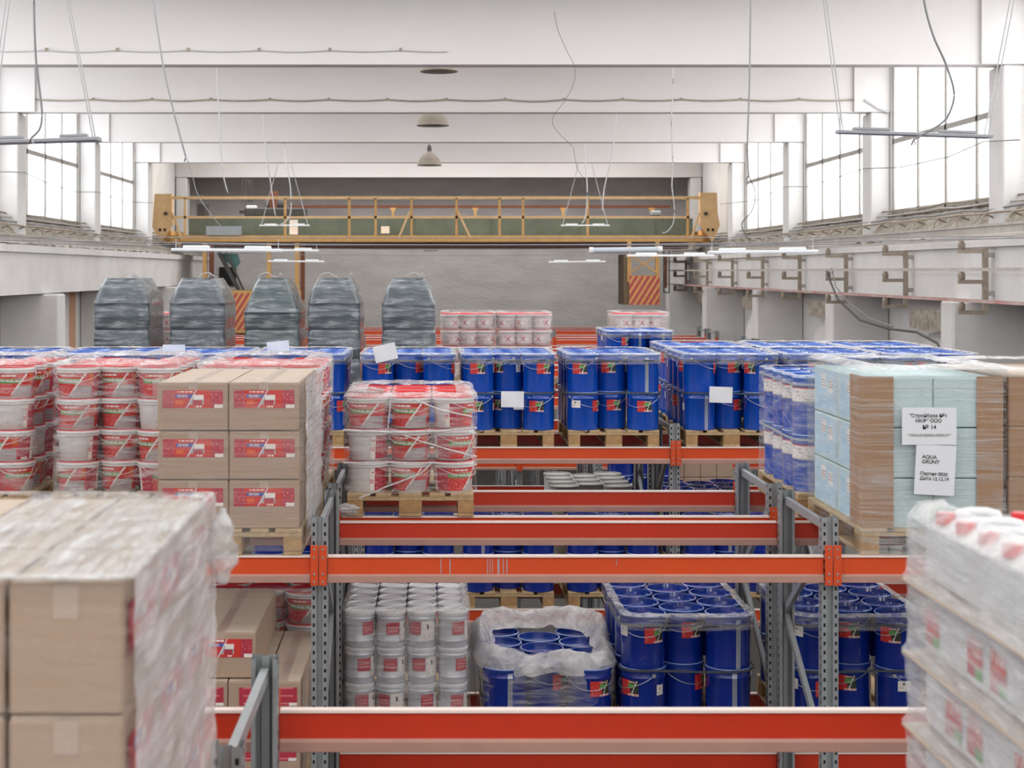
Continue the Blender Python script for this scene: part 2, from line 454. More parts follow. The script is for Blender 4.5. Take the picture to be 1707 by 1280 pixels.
# ---------------------------------------------------------------- film shells, straps, sheets
def ring_pts(x0,x1,y0,y1,r,n=18):
    pts=[]
    for cx,cy,a0 in ((x1-r,y1-r,0),(x0+r,y1-r,90),(x0+r,y0+r,180),(x1-r,y0+r,270)):
        for i in range(7):
            a=R(a0+90*i/6); pts.append((cx+r*math.cos(a),cy+r*math.sin(a)))
    out=[]
    for i,p in enumerate(pts):
        q=pts[(i+1)%len(pts)]; d=math.hypot(q[0]-p[0],q[1]-p[1]); k=max(1,int(d/.05))
        for j in range(k): out.append((p[0]+(q[0]-p[0])*j/k,p[1]+(q[1]-p[1])*j/k))
    return out
def wrap(label, x0,x1,y0,y1,z0,z1, r=.05, seams=(), pinch=.012, wob=.006, m=None, top=.5, mt=None, puff=0., seed=0, group=None, skirt=.0):
    """stretch film around a load; top = how far the film folds in over the top (0..1)"""
    m=m or F_CLEAR; mt=mt or F_TOP
    base=ring_pts(x0,x1,y0,y1,r); cx,cy=(x0+x1)/2,(y0+y1)/2; n=len(base)
    zs=[z0+(z1-z0)*i/34 for i in range(35)]
    mb=MB(); vs=[]
    for z in zs:
        pin=sum(math.exp(-((z-s)/.018)**2) for s in seams)
        for (x,y) in base:
            dx,dy=x-cx,y-cy; L=math.hypot(dx,dy)
            nz=noise.noise(Vector((x*5+seed,y*5,z*9)))*wob+noise.noise(Vector((x*17,y*17+seed,z*25)))*wob*.5
            k=1+(nz-pinch*pin+skirt*max(0,(z0+.12-z))/.12*.3)/L
            vs.append((cx+dx*k,cy+dy*k,z))
    rings=len(zs)
    mi=[0]*(rings-1)
    steps=10
    for t in range(1,steps+1):
        s=t/steps*top
        for (x,y) in base:
            zz=z1+.008+puff*math.sin(min(1,t/steps*1.)*math.pi)*(1+.8*noise.noise(Vector((x*4+seed,y*4,1))))+wob*noise.noise(Vector((x*12*(1-s),y*12*(1-s),seed)))
            vs.append((cx+(x-cx)*(1-s),cy+(y-cy)*(1-s),zz)); 
        mi.append(1)
    mb.v=vs
    for i in range(len(mi)):
        for k in range(n):
            mb.f.append((i*n+k,i*n+(k+1)%n,(i+1)*n+(k+1)%n,(i+1)*n+k)); mb.m.append(mi[i])
    if top>=.95:
        pass
    o=put('stretch_film',mb.mesh('film',[m,mt],70)); tag(o,label,'plastic wrap',group); return o
def strap(label,x0,x1,y0,y1,z,r=.14,h=.014,m=None):
    base=ring_pts(x0,x1,y0,y1,r); mb=MB(); n=len(base); cx,cy=(x0+x1)/2,(y0+y1)/2
    for (k,dz) in ((0,0),(0,h),(.004,h),(.004,0)):
        for (x,y) in base:
            L=math.hypot(x-cx,y-cy); mb.v.append((cx+(x-cx)*(1+k/L),cy+(y-cy)*(1+k/L),z+dz+.004*math.sin(x*9+y*4)))
    for i in range(4):
        for k in range(n):
            mb.f.append((i*n+k,i*n+(k+1)%n,((i+1)%4)*n+(k+1)%n,((i+1)%4)*n+k)); mb.m.append(0)
    o=put('strapping_band',mb.mesh('strap',m or strap_m,60)); tag(o,label,'strap'); return o
def sheet(label,x,y,z,w=.19,h=.135,tilt=0.,yaw=0.,lean=0.):
    mb=MB(); nx=8
    for j in range(5):
        for i in range(nx+1):
            u=i/nx-.5; v=j/4-.5
            mb.v.append((u*w,.006*math.sin(u*3+v*2),v*h))
    for j in range(4):
        for i in range(nx): b=j*(nx+1)+i; mb.f.append((b,b+1,b+nx+2,b+nx+1)); mb.m.append(0)
    o=put('paper_sheet',mb.mesh('sheet',paper,60)); o.location=(x,y,z); o.rotation_euler=(lean,tilt,yaw); tag(o,label,'paper sheet'); return o
exec_text = None
def text_part(txt,parent,x,y,z,size,align='CENTER',m=None):
    cu=bpy.data.curves.new('lettering','FONT'); cu.body=txt; cu.size=size; cu.align_x=align; cu.offset=.0004
    to=bpy.data.objects.new('lettering_tmp',cu); COL.objects.link(to)
    bpy.context.view_layer.update()
    dg=bpy.context.evaluated_depsgraph_get(); me=bpy.data.meshes.new_from_object(to.evaluated_get(dg))
    bpy.data.objects.remove(to); me.materials.clear(); me.materials.append(m or ink)
    o=put('lettering',me,parent); o.location=(x,y,z); o.rotation_euler=(R(90),0,0); return o

ORD=['first','second','third','fourth','fifth','sixth','seventh']
COLN=['left','middle','right']
def place_hex(proto,cx,y0,zb,layers,pitch,name,desc,group,cxs=.27,ys=.305,off=.15,r=.146,rows=4,low='front',rot=None,alts=None,full=False,toprows=9,mats=None,deep=1):
    """goods standing in three staggered columns; the hidden inner ones of the lower layers are left out"""
    side = 0 if cx>.2 else (2 if cx<-.2 else None)
    for L in range(layers):
        topl = L==layers-1
        lname = 'upper' if topl else ('bottom' if L==0 else ORD[L]+' ')
        if layers==1: lname='only'
        if layers>2: lname = 'top' if topl else ['bottom','second','third'][L]
        for c in range(3):
            nr = rows if c!=1 else rows-1
            for k in range(nr):
                if not topl and not (k<deep or c==side): continue
                if topl and k>=toprows: continue
                if not topl and toprows<9 and k>0: continue
                x=cx+(c-1)*cxs; y=y0+r+k*ys+(off if c==1 else 0)
                p=random.choice(alts) if alts else proto
                a=R(random.choice([-62,-40,-20,0,15,30,-75,60,160]) + random.uniform(-8,8)) if rot is None else rot(L,c,k)
                vis = (k==0 or c==side)
                rowname = 'front' if k==0 else ORD[k]
                p.make((x,y,zb+L*pitch),a,f'{name}, {lname} layer, {rowname} row, {COLN[c]} column, {desc}',group,
                       skip=() if vis else ('printed_label','note_label','handle') if y0>12 else ('note_label',))
def pallet_at(cx,y0,z,label): return PALLET.make((cx,y0,z),0,label,'wooden pallets under the loads')

# ================================================================= THE HALL
XR, XL = 7.65, -7.2           # inner wall planes
COLS_Y = [-4,2,8,14,20,26,32,38,44]
YB, YE = -12., 45.6
SILL, HEAD = CZ+.95, CZ+3.5
CEIL = CZ+3.8
mb=MB(); mb.box(XL-.4,XR+.4,YB-.3,YE+.3,-.2,0); struct('floor',mb,concrete_floor)
mb=MB(); mb.box(XL-.4,XR+.4,YB-.3,YE+.3,CEIL,CEIL+.25); struct('ceiling',mb,beam_paint)
mb=MB(); mb.box(XL-.4,XR+.4,YE,YE+.3,0,CEIL); struct('wall_back',mb,back_plaster)
# wall behind the photographer
mb=MB(); mb.box(XL-.4,XR+.4,YB-.3,YB,0,CEIL); struct('wall_front',mb,plaster)
def side_wall(name,x0,x1):
    mb=MB()
    mb.box(x0,x1,YB,YE,0,SILL); mb.box(x0,x1,YB,YE,HEAD,CEIL)
    ys=[YB]+[]
    # piers behind columns
    for y in COLS_Y: mb.box(x0,x1,y-.1,y+.6,SILL,HEAD)
    mb.box(x0,x1,YB,-4.1,SILL,HEAD)
    mb.box(x0,x1,38.6,YE,SILL,HEAD)
    return struct(name,mb,plaster)
side_wall('wall_right',XR,XR+.35); side_wall('wall_left',XL-.35,XL)
glass=bpy.data.materials.new('bright_pane'); glass.use_nodes=True
nt=glass.node_tree; nt.nodes.clear(); o_=nt.nodes.new('ShaderNodeOutputMaterial'); mx=nt.nodes.new('ShaderNodeMixShader'); tr=nt.nodes.new('ShaderNodeBsdfTransparent'); gl=nt.nodes.new('ShaderNodeBsdfTranslucent')
tr.inputs[0].default_value=(1,1,1,1); gl.inputs[0].default_value=(.95,.97,1,1); mx.inputs[0].default_value=.35
nt.links.new(tr.outputs[0],mx.inputs[1]); nt.links.new(gl.outputs[0],mx.inputs[2]); nt.links.new(mx.outputs[0],o_.inputs[0])
wn=0
for side,xw in (('right',XR),('left',XL)):
    for i in range(len(COLS_Y)-2):
        ya,yb=COLS_Y[i]+.6,COLS_Y[i+1]-.1
        wn+=1
        s=1 if side=='right' else -1
        x0,x1=sorted((xw+s*.02,xw+s*.07))
        mb=MB()
        for k in range(5):
            y=ya+(yb-ya)*k/4; w=.05 if k in(0,4) else .036
            mb.box(x0,x1,y-w,y+w,SILL,HEAD)
        mb.box(x0,x1,ya,yb,SILL,SILL+.07); mb.box(x0,x1,ya,yb,HEAD-.06,HEAD); mb.box(x0,x1,ya,yb,CZ+2.11,CZ+2.19)
        w_=struct(f'window_{wn}',mb,frame_w)
        mb=MB(); mb.box(xw+s*.045-.003,xw+s*.045+.003,ya,yb,SILL,HEAD); put('pane',mb.mesh('pane',glass),w_)
        mb=MB(); mb.box(min(xw-s*.06,xw+s*.2),max(xw-s*.06,xw+s*.2),ya,yb,SILL-.05,SILL-.0); put('sill',mb.mesh('sill',rubble_m),w_)
# columns, upper and lower halves, and the ceiling beams they carry
tn=0
for y in COLS_Y:
    for side in (-1,1):
        tn+=1
        xi = 7.33 if side>0 else -6.87; xw=XR if side>0 else XL
        mb=MB(); a,b=sorted((xi,xw)); 
        mb.box(a,b,y-.02,y+.5,CZ+.3,CZ+2.648,bev=.02)
        lo = 6.69 if side>0 else -6.2
        a,b=sorted((lo,xw)); mb.box(a,b,y,y+.48,0,CZ-.38,bev=.03)
        # knee haunch low on the column
        poly=[(lo,CZ-1.6),(lo,CZ-.85),(lo-side*.0,CZ-.85),(lo-side*.35,CZ-1.35),(lo-side*.35,CZ-1.6)]
        struct(f'trim_{tn}',mb,plaster)
    tn+=1
    mb=MB(); mb.box(XL,XR,y,y+.3,CZ+2.65,CEIL)
    for side in (-1,1):      # thickened beam ends over the columns
        xi = 7.33 if side>0 else -6.87
        a,b=sorted((xi-side*.28,XR if side>0 else XL)); mb.box(a,b,y-.05,y+.35,CZ+2.652,CEIL-.17)
    # top flange, sloping up towards the middle of the span
    mb.box(XL,XR,y-.12,y+.42,CEIL-.16,CEIL)
    struct(f'trim_{tn}',mb,beam_paint)
for y in COLS_Y[2:]:
    tn+=1; mb=MB()
    mb.prism([(y+.48,CZ-.50),(y+2.3,CZ-.56),(y+2.3,CZ-.80),(y+1.6,CZ-.83),(y+.48,CZ-.78)],6.85,XR-.002,axis='x')
    struct(f'trim_{tn}',mb,rubble_m)
    tn+=1; mb=MB()
    mb.prism([(y+.48,CZ-.79),(y+1.9,CZ-.86),(y+2.6,CZ-1.25),(y+2.9,CZ-1.8),(y+.48,CZ-1.8)],7.0,XR-.002,axis='x')
    struct(f'trim_{tn}',mb,plaster)
# crane runway beams on the columns
for side in (-1,1):
    tn+=1
    x0 = 6.9 if side>0 else -6.45; x1=7.32 if side>0 else -6.86; xw=XR if side>0 else XL
    mb=MB(); a,b=sorted((x0,x1)); mb.box(a,b,YB,YE,CZ-.37,CZ+.40)
    a,b=sorted((x0-side*.05,x1)); mb.box(a,b,YB,YE,CZ+.30,CZ+.42)
    struct(f'trim_{tn}',mb,plaster)
    # crumbling slope between runway and window sills: displaced grid
    tn+=1
    mb=MB(); nx,ny=7,230; xs0=x0-side*.02
    for j in range(ny+1):
        y=YB+(YE-YB)*j/ny
        for i in range(nx+1):
            t=i/nx; x=xs0+(xw-xs0)*t; z=CZ+.43+.5*max(0,t-.35)/.65+.05*noise.noise(Vector((x*5,y*3.1,side)))+.04*noise.noise(Vector((x*14,y*9,side)))
            mb.v.append((x,y,z))
    for j in range(ny):
        for i in range(nx):
            b=j*(nx+1)+i; q=(b,b+1,b+nx+2,b+nx+1); mb.f.append(q if side>0 else q[::-1]); mb.m.append(0)
    struct(f'trim_{tn}',mb,rubble_m)
    # rail
    r_=MB(); xr=(7.08 if side>0 else -6.68)
    r_.prism([(xr-.05,CZ+.45),(xr+.05,CZ+.45),(xr+.012,CZ+.48),(xr+.012,CZ+.56),(xr+.035,CZ+.57),(xr+.035,CZ+.60),(xr-.035,CZ+.60),(xr-.035,CZ+.57),(xr-.012,CZ+.56),(xr-.012,CZ+.48)],YB,YE)
    tag(put('crane_rail',r_.mesh('crane_rail',rail_m)),f'steel crane rail running along the {"right" if side>0 else "left"} wall under the windows','rail')
    # service cables along the sill
    for q in range(4):
        c=MB(); pts=[]
        for j in range(80):
            y=YB+1+(YE-YB-2)*j/79
            pts.append((xw-side*(.12+.09*q)+.02*noise.noise(Vector((y*.7,q,side))),y,CZ+(.88,.8,.72,.66)[q]+.1+.03*noise.noise(Vector((y*.9,q*3,side)))))
        c.tube(pts,.016,6)
        tag(put('service_cable',c.mesh('service_cable',[mud,rail_m,cord_g,mud][q],60)),f'dusty service cable, {ORD[q]} from the glass, along the {"right" if side>0 else "left"} window sills','cable')
    # cable hooks
    k=0
    for y in [9.8+.95*i for i in range(30)]:
        h=MB(); xx=xw-side*.5
        h.tube([(xx+side*.2,y+.1,CZ+.70),(xx+side*.05,y,CZ+.74),(xx,y,CZ+.68),(xx-side*.02,y-.03,CZ+.6)],.014,5)
        tag(put('cable_hook',h.mesh('cable_hook',mud,60)),f'rusty cable hook in the row along the {"right" if side>0 else "left"} window sills','hook',f'cable hooks along the {"right" if side>0 else "left"} sills')

# conductor rails on stepped brackets, right wall
def bracket_mesh(y):
    t=[]
    for dz in (.375,0,-.375):
        q=MB(); q.box(6.46,6.82,y-.025,y+.025,CZ+dz-.155,CZ+dz-.105); t.append(('arm',q.mesh('arm',mud)))
        q=MB(); q.lathe([(.03,-.11),(.045,-.09),(.045,-.03),(.032,-.02),(.032,-.005)],12); t.append(('insulator',q.mesh('insulator',mud,40),(6.5,y,CZ+dz)))
    q=MB(); q.box(6.76,6.82,y-.03,y+.03,CZ-.53,CZ+.30); t.append(('upright',q.mesh('upright',mud)))
    for dz in (.2,-.27): 
        q=MB(); q.box(6.82,6.9,y-.02,y+.02,CZ+dz-.03,CZ+dz+.03); t.append(('stub',q.mesh('stub',rail_m)))
    return t
by=[9.5,12.7,15.9,19.1,22.3,25.5,28.7,31.9,35.1,38.3,41.5]
for i,y in enumerate(by):
    Proto('rail_bracket','bracket',bracket_mesh(y)).make((0,0,0),0,f'stepped three-arm bracket holding conductor rails, {["nearest the camera","second nearest","third nearest","fourth nearest","fifth nearest","sixth nearest","seventh nearest","eighth nearest","ninth nearest","second last","last before the crane"][i]}','conductor rail brackets')
for dz,m_,nm in ((.375,rail_m,'top'),(0,rail_m,'middle'),(-.375,rail_red,'bottom')):
    q=MB(); q.prism([(6.475,CZ+dz),(6.525,CZ+dz),(6.525,CZ+dz+.01),(6.506,CZ+dz+.014),(6.506,CZ+dz+.04),(6.494,CZ+dz+.04),(6.494,CZ+dz+.014),(6.475,CZ+dz+.01)],8,43)
    tag(put('conductor_rail',q.mesh('conductor_rail',m_)),f'{nm} of the three thin conductor rails along the right wall'+(' with red paint' if dz<0 else ''),'rail')
# drooping cables from the brackets
q=MB(); q.tube([(6.45,25.4,CZ-.0),(6.47,25.2,CZ-.2),(6.5,24.9,CZ-.45),(6.6,24,CZ-.75),(6.69,22.8,CZ-.84),(6.7,21.5,CZ-.84),(6.69,20.6,CZ-.95),(6.69,20.2,CZ-1.2)],.018,6); tag(put('power_cable',q.mesh('power_cable',cord_d,60)),'dark cable drooping from a rail bracket across the lower right wall','cable')
q=MB(); q.tube([(6.5,25.3,CZ+.05),(6.52,25.1,CZ-.25),(6.6,24.6,CZ-.5),(6.66,23.6,CZ-.72),(6.69,22.6,CZ-.80)],.012,6); tag(put('power_cable',q.mesh('power_cable',cord_g,60)),'thin grey cable looping beside the dark drooping cable','cable')
q=MB(); q.box(XL+.0005,XL+.006,31.05,31.6,CZ-2.5,CZ-.4); 
tag(put('rust_streak',q.mesh('rust_streak',rust)),'orange rust streak running down the left wall column','stain')

# ================================================================= PALLET RACKS
def post_proto():
    h=POST_TOP
    q=MB()
    prof=[(-.045,.0),(-.016,.0),(-.010,.018),(.010,.018),(.016,.0),(.045,.0),(.045,.075),(.03,.075),(.03,.062),(.040,.062),(.040,.006),(.02,.006),(.014,.024),(-.014,.024),(-.02,.006),(-.040,.006),(-.040,.062),(-.03,.062),(-.03,.075),(-.045,.075)]
    n=len(prof)
    vs=[(a,b,0) for a,b in prof]+[(a,b,h) for a,b in prof]
    q.add(vs,[(i,(i+1)%n,(i+1)%n+n,i+n) for i in range(n)],0)
    z=2.3
    while z<h-.03:
        for x in (-.031,.031):
            q.add([(x-.006,-.0008,z),(x+.006,-.0008,z),(x+.006,-.0008,z+.02),(x-.006,-.0008,z+.02)],[(0,1,2,3)],1)
        for sx in (-1,1):
            for y in (.03,):
                X=sx*.0458; f=[(X,y-.008,z+.02),(X,y+.008,z+.02),(X,y+.008,z+.04),(X,y-.008,z+.04)]; q.add(f,[(0,1,2,3)],1)
        z+=.05
    return q.mesh('post',[galv,hole_m])
POST=post_proto()
mbp=MB(); mbp.box(-.07,.07,-.03,.1,0,.008); PLATE=mbp.mesh('base_plate',galv)
def brace_mesh(d):
    out=[]
    zz=POST_TOP-.06
    def b(z0,z1):
        q=MB(); q.bar((0,.05,z0),(0,d-.05,z1),.028,.045); return q.mesh('brace',galv)
    out.append(('horizontal_brace',b(zz,zz)))
    z=zz-.05; up=False
    while z>2.3:
        out.append(('diagonal_brace',b(z-.62,z) if up else b(z,z-.62))); z-=.66; up=not up
    out.append(('horizontal_brace',b(z,z)))
    return out
BR={}
def frame(x,y0,y1,label):
    d=round(y1-y0,3)
    if d not in BR: BR[d]=brace_mesh(d)
    t=thing('rack_frame',label,'rack frame',(x,y0,0),0,'galvanised rack frames')
    p=put('post',POST,t,(0,0,0)); put('base_plate',PLATE,p)
    p=put('post',POST,t,(0,d,0),math.pi); put('base_plate',PLATE,p)
    for nm,me in BR[d]: put(nm,me,t)
BM={}
def beam_mesh(L,m):
    k=(round(L,3),m.name)
    if k in BM: return BM[k]
    H=.148
    q=MB()
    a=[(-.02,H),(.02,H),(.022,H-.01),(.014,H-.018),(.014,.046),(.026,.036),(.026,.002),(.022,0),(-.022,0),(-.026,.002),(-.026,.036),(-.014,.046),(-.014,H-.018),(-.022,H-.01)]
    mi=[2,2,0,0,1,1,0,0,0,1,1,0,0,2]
    n=len(a)
    vs=[(-L/2,p[0],p[1]) for p in a]+[(L/2,p[0],p[1]) for p in a]
    q.add(vs,[tuple(range(n)),tuple(range(2*n-1,n-1,-1))],0)
    for i in range(n):
        q.f.append((i,i+n,(i+1)%n+n,(i+1)%n)); q.m.append(mi[i])
    # winding outward
    q.f=[f for f in q.f]
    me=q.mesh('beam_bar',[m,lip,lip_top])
    c=MB(); c.box(-.021,.021,-.004,.004,-.012,.205,bev=.001); cm=c.mesh('connector',orange)
    rv=MB(); 
    rm=[]
    for dz in (.01,.05,.14,.185):
        v=MB(); v.box(-.006,.006,-.007,-.004,dz-.006,dz+.006,bev=.001); rm.append(('rivet',v.mesh('rivet',galv)))
    BM[k]=(me,cm,rm); return BM[k]
def beam(x0,x1,y,z,facing,label,m=orange,conn=True):
    """beam between posts centred at x0 and x1; facing -1: on the front side of the rack"""
    L=x1-x0-.095
    me,cm,rm=beam_mesh(L,m)
    t=thing('rack_beam',label,'rack beam',((x0+x1)/2,y,z-.148),0,'orange rack beams')
    put('beam_bar',me,t,(0,0,0))
    if conn:
        for s in (-1,1):
            c=put('connector',cm,t,(s*((x1-x0)/2-.0235),facing*.034,0),0 if facing<0 else math.pi)
            if y<16:
                for nm,r_ in rm: put(nm,r_,c)
ROWN={'Z':'first','A':'second','B':'third','C':'fourth','E':'fifth','E2':'sixth','F':'seventh','F2':'eighth','G':'ninth','G2':'tenth','H':'eleventh','H2':'twelfth','I':'thirteenth','I2':'fourteenth','J':'fifteenth','J2':'last'}
racks={
 'Z':(3.08,4.17,[-3.38,-.54,2.25],(1,),()),
 'A':(4.42,5.5,[-3.38,-.58,2.22],(2,1),()),
 'B':(8.55,9.65,[-3.41,-.61,2.19,4.99],(2,1),()),
 'C':(9.92,11.0,[-3.41,-.61,2.19,4.99],(2,1),()),
 'E':(13.8,14.9,[-6.21,-3.43,-.63,2.16,4.96],(2,1),()),
 'E2':(15.15,16.25,[-6.21,-3.43,-.63,2.16,4.96],(2,1),()),
 'F':(19.2,20.3,[-6.3,-3.5,-.7,2.07,4.87],(2,1),()),
 'F2':(20.55,21.65,[-6.3,-3.5,-.7,2.07,4.87],(2,1),()),
 'G':(24.6,25.7,[-4.2,-1.4,1.4,4.2,6.5],(2,1),()),
 'G2':(25.95,27.05,[-4.2,-1.4,1.4,4.2,6.5],(2,1),()),
 'H':(30.,31.1,[-4.2,-1.4,1.4,4.2,6.5],(2,),()),
 'H2':(31.35,32.45,[-4.2,-1.4,1.4,4.2,6.5],(2,),()),
 'I':(35.4,36.5,[-5.6,-2.8,0,2.8,6.5],(2,),()),
 'I2':(36.75,37.85,[-5.6,-2.8,0,2.8,6.5],(2,),()),
 'J':(40.8,41.9,[-5.6,-2.8,0,2.8,5.6],(2,),()),
 'J2':(42.15,43.25,[-5.6,-2.8,0,2.8,5.6],(2,),()),
}
for k,(y0,y1,xs,lv,_) in racks.items():
    for i,x in enumerate(xs):
        pos={0:'leftmost',len(xs)-1:'rightmost'}.get(i,ORD[i]+' from the left')
        if k=='Z' and i==0: continue
        frame(x,y0,y1,f'galvanised upright frame with punched slots, {pos} in the {ROWN[k]} rack row')
    for i in range(len(xs)-1):
        bay=ORD[i]
        for l in lv:
            z=L2 if l==2 else L1
            if k=='Z' : z=L2
            for s,(yy,sd) in {-1:(y0-.028,'front'),1:(y1+.028,'rear')}.items():
                mm = orange if (s<0) else red_or
                if k in('Z',) and s<0: continue
                beam(xs[i],xs[i+1],yy,z,s,f'orange rack beam, {"upper" if l==2 else "lower"} level, {sd} side, {bay} bay of the {ROWN[k]} rack row',mm)

# scuffed grey scratches down the face of the third row's centre front beam
bt=[o for o in COL.objects if o.get('label')=='orange rack beam, upper level, front side, second bay of the third rack row'][0]
for i,(px,w_) in enumerate(((735,.004),(750,.005),(812,.004),(816,.003),(820,.003),(830,.01),(838,.004),(844,.005),(1025,.003))):
    x=(px-718)/303.-bt.location.x; q=MB(); q.box(x-w_/2,x+w_/2,-.0152,-.0142,.048 if i<8 else .09,.13); put('scratch',q.mesh('scratch',strap_l),bt)
# ================================================================= LOADS
DL = 'blue steel drum'
BP = L2+PAL_H                                    # top of a pallet on the upper level
BP1 = L1+PAL_H
blue_shade = mat('shaded_blue_enamel', '0b2f96', .22, coat=.6, var=.12, vscale=5, dirt='08236f')  # darker copy of the drum blue: lower-level shade put into the colour
blue_lid_shade = mat('shaded_blue_lid', '1a3f9a', .16, coat=.9)
blue_glint_shade = mat('shaded_blue_rim_glint', '8fa6dc', .2, coat=.8)  # painted rim glint, toned down for the shaded lower level
DRUM3 = cyl_thing('steel_drum','drum',DR,DR-.002,DH,blue_shade,blue_lid_shade,blue_glint_shade,beads=(.28,),seam=seam_m,labels=[('printed_label',drum_lbl),('note_label',drum_note2)],bail=(.09,.04,.0018,wire),lid_recess=.024)
DRUM4 = cyl_thing('steel_drum','drum',DR,DR-.002,DH,blue_shade,blue_lid_shade,blue_glint_shade,beads=(.28,),seam=seam_m,labels=[('printed_label',drum_lbl),('note_label',drum_note)],bail=(.09,.04,.0018,wire),lid_recess=.024)
def drums(cx,y0,z,desc,layers=2,pal=True,straps=True,toprows=9,sheetarg=None,film_=True):
    if pal: pallet_at(cx,y0,z,f'wooden pallet under the blue drums, {desc}')
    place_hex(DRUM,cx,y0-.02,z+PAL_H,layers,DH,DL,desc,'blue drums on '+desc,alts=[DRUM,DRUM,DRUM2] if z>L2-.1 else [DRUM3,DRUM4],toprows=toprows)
    if straps:
        top=z+PAL_H+layers*DH
        a=(cx-.427,cx+.427,y0-.035,y0+1.205)
        strap(f'dark strapping band around the drum tops, {desc}',*a,top-.06)
        if layers>1: strap(f'dark strapping band at the joint between drum layers, {desc}',*a,top-DH-.012)
        if film_:
            b=(cx-.432,cx+.432,y0-.04,y0+1.21)
            wrap(f'clear film collar around the drum rims, {desc}',*b,top-.085,top-.0,r=.14,m=F_CLEAR,top=.12,puff=.004,seed=cx*3,wob=.008)
EY=13.78
E_X=[(-3.84,'pallet nearest the left wall'),(-2.93,'second pallet behind the red-lidded pails'),(-2.05,'pallet with the small upright sheet'),(-1.17,'pallet with the leaning sheet'),
     (-.20,'pallet with the tilted sheet'),(.69,'pallet with sheet at mid height'),(1.62,'pallet beside the central rack post'),
     (2.66,'first pallet past the rack post'),(3.56,'second pallet past the rack post'),(4.44,'end pallet near the right wall')]
for cx,d in E_X: drums(cx,EY,L2,d)
for cx,d in ((2.70,'rear pallet behind the post'),(3.60,'rear pallet second past post'),(4.46,'rear pallet at right end')): drums(cx,15.1,L2,d,toprows=9)
drums(2.56,19.1,L2,'tall pallet before the crane cab')
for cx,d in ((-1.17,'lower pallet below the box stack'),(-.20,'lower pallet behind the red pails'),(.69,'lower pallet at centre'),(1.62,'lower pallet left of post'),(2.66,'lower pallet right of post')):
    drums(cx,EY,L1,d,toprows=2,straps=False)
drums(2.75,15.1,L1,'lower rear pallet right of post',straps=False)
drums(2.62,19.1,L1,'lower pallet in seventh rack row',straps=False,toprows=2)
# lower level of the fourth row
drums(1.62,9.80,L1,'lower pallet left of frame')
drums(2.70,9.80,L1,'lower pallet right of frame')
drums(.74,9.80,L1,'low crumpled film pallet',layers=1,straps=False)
# sheets on the drum stacks
yf=EY-.055
sheet('small white sheet standing upright among the drum lids',(284-718)/188.,yf+.3,CZ-.70,.2,.08)
sheet('white sheet leaning on drum lids beneath the dark bundle',(460-718)/188.,yf+.3,CZ-.68,.2,.1,tilt=R(-6))
sheet('white sheet tilted on the strap of the centre drums',(643-718)/188.,yf-.03,CZ-.715,.2,.145,tilt=R(-13))
sheet('white sheet under the strap between two drum layers at centre',(853-718)/188.,yf-.03,CZ-1.125,.2,.14,tilt=R(1))
sheet('white sheet under the strap right of the rack post',(1197-718)/188.,yf-.03,CZ-1.085,.205,.14,tilt=R(2))
sheet('small paper slip stuck among the centre drums',(865-718)/188.,yf+.14,CZ-1.2,.09,.06)

# ---- pails
PL='white red-labelled pail'
def pails(cx,y0,z,desc,layers,proto=PAIL,sc=1.,hexa=True,group=None,rowskip=9):
    pallet_at(cx,y0,z,f'wooden pallet under the pails, {desc}')
    if hexa:
        place_hex(proto,cx,y0,z+PAL_H,layers,PH,PL,desc,'pails on '+desc,cxs=.258,ys=.29,off=.09,r=.138,rows=4,deep=2,rot=lambda L,c,k:R([-25,35,0,150,60,-60,12][(L*3+c*2+k*5)%7]+random.uniform(-12,12)) if not(c==1 and k==0) else R(random.uniform(-12,8)))
def grid_goods(proto,cx,y0,z,nx,ny,dx,dy,layers,pitch,name,desc,group,side=None,rot=None,backrow=0,skip_low=True,deep=1):
    for L in range(layers):
        topl=L==layers-1
        ln='top' if topl else ['bottom','second','third','fourth'][L]
        for c in range(nx):
            for k in range(ny):
                if not topl and skip_low and not (k<deep or c==side): continue
                x=cx+(c-(nx-1)/2)*dx; y=y0+dy/2+k*dy
                cn={0:'left',nx-1:'right'}.get(c, 'middle' if nx==3 else ORD[c]) 
                proto.make((x,y,z+L*pitch),rot(L,c,k) if rot else R(random.uniform(-60,60)),f'{name}, {ln} layer, {"front" if k==0 else ORD[k]} row, {cn} column, {desc}',group)
# centre pallet of three-by-four pails
PCX=(684-718)/263.
pallet_at(PCX,9.85,L2,'wooden pallet under the film wrapped red pails at centre')
grid_goods(PAIL,PCX,9.87,BP,3,4,.272,.285,3,PH+.004,PL,'centre pallet','pails on the centre pallet',deep=2,
    rot=lambda L,c,k:R([[-2,0,90],[125,-6,48],[122,0,46]][2-L if L<2 else 0][c]) if True else 0)
cwrap=wrap('clear film wrapped around the centre stack of red pails',PCX-.425,PCX+.425,9.83,11.06,BP+.003,BP+.612,r=.09,seams=(BP+.2,BP+.405),pinch=.022,wob=.016,m=F_PAIL,mt=F_PTOP,top=.3,puff=.014,seed=3)
def strand(parent,pts,r):
    q=MB(); P=[]
    for i in range(len(pts)-1):
        for k in range(8):
            t=k/8; a,b=Vector(pts[i]),Vector(pts[i+1]); p=a.lerp(b,t); p.z+=.006*noise.noise(p*9); P.append(p)
    P.append(Vector(pts[-1])); q.tube(P,r,6)
    put('film_strand',q.mesh('film_strand',film('film_rope',.45,.9,sc=(20,20,20),rough=.15,bump=.6),60),parent)
yf_=9.812; xa,xb=PCX-.42,PCX+.42; zb=BP
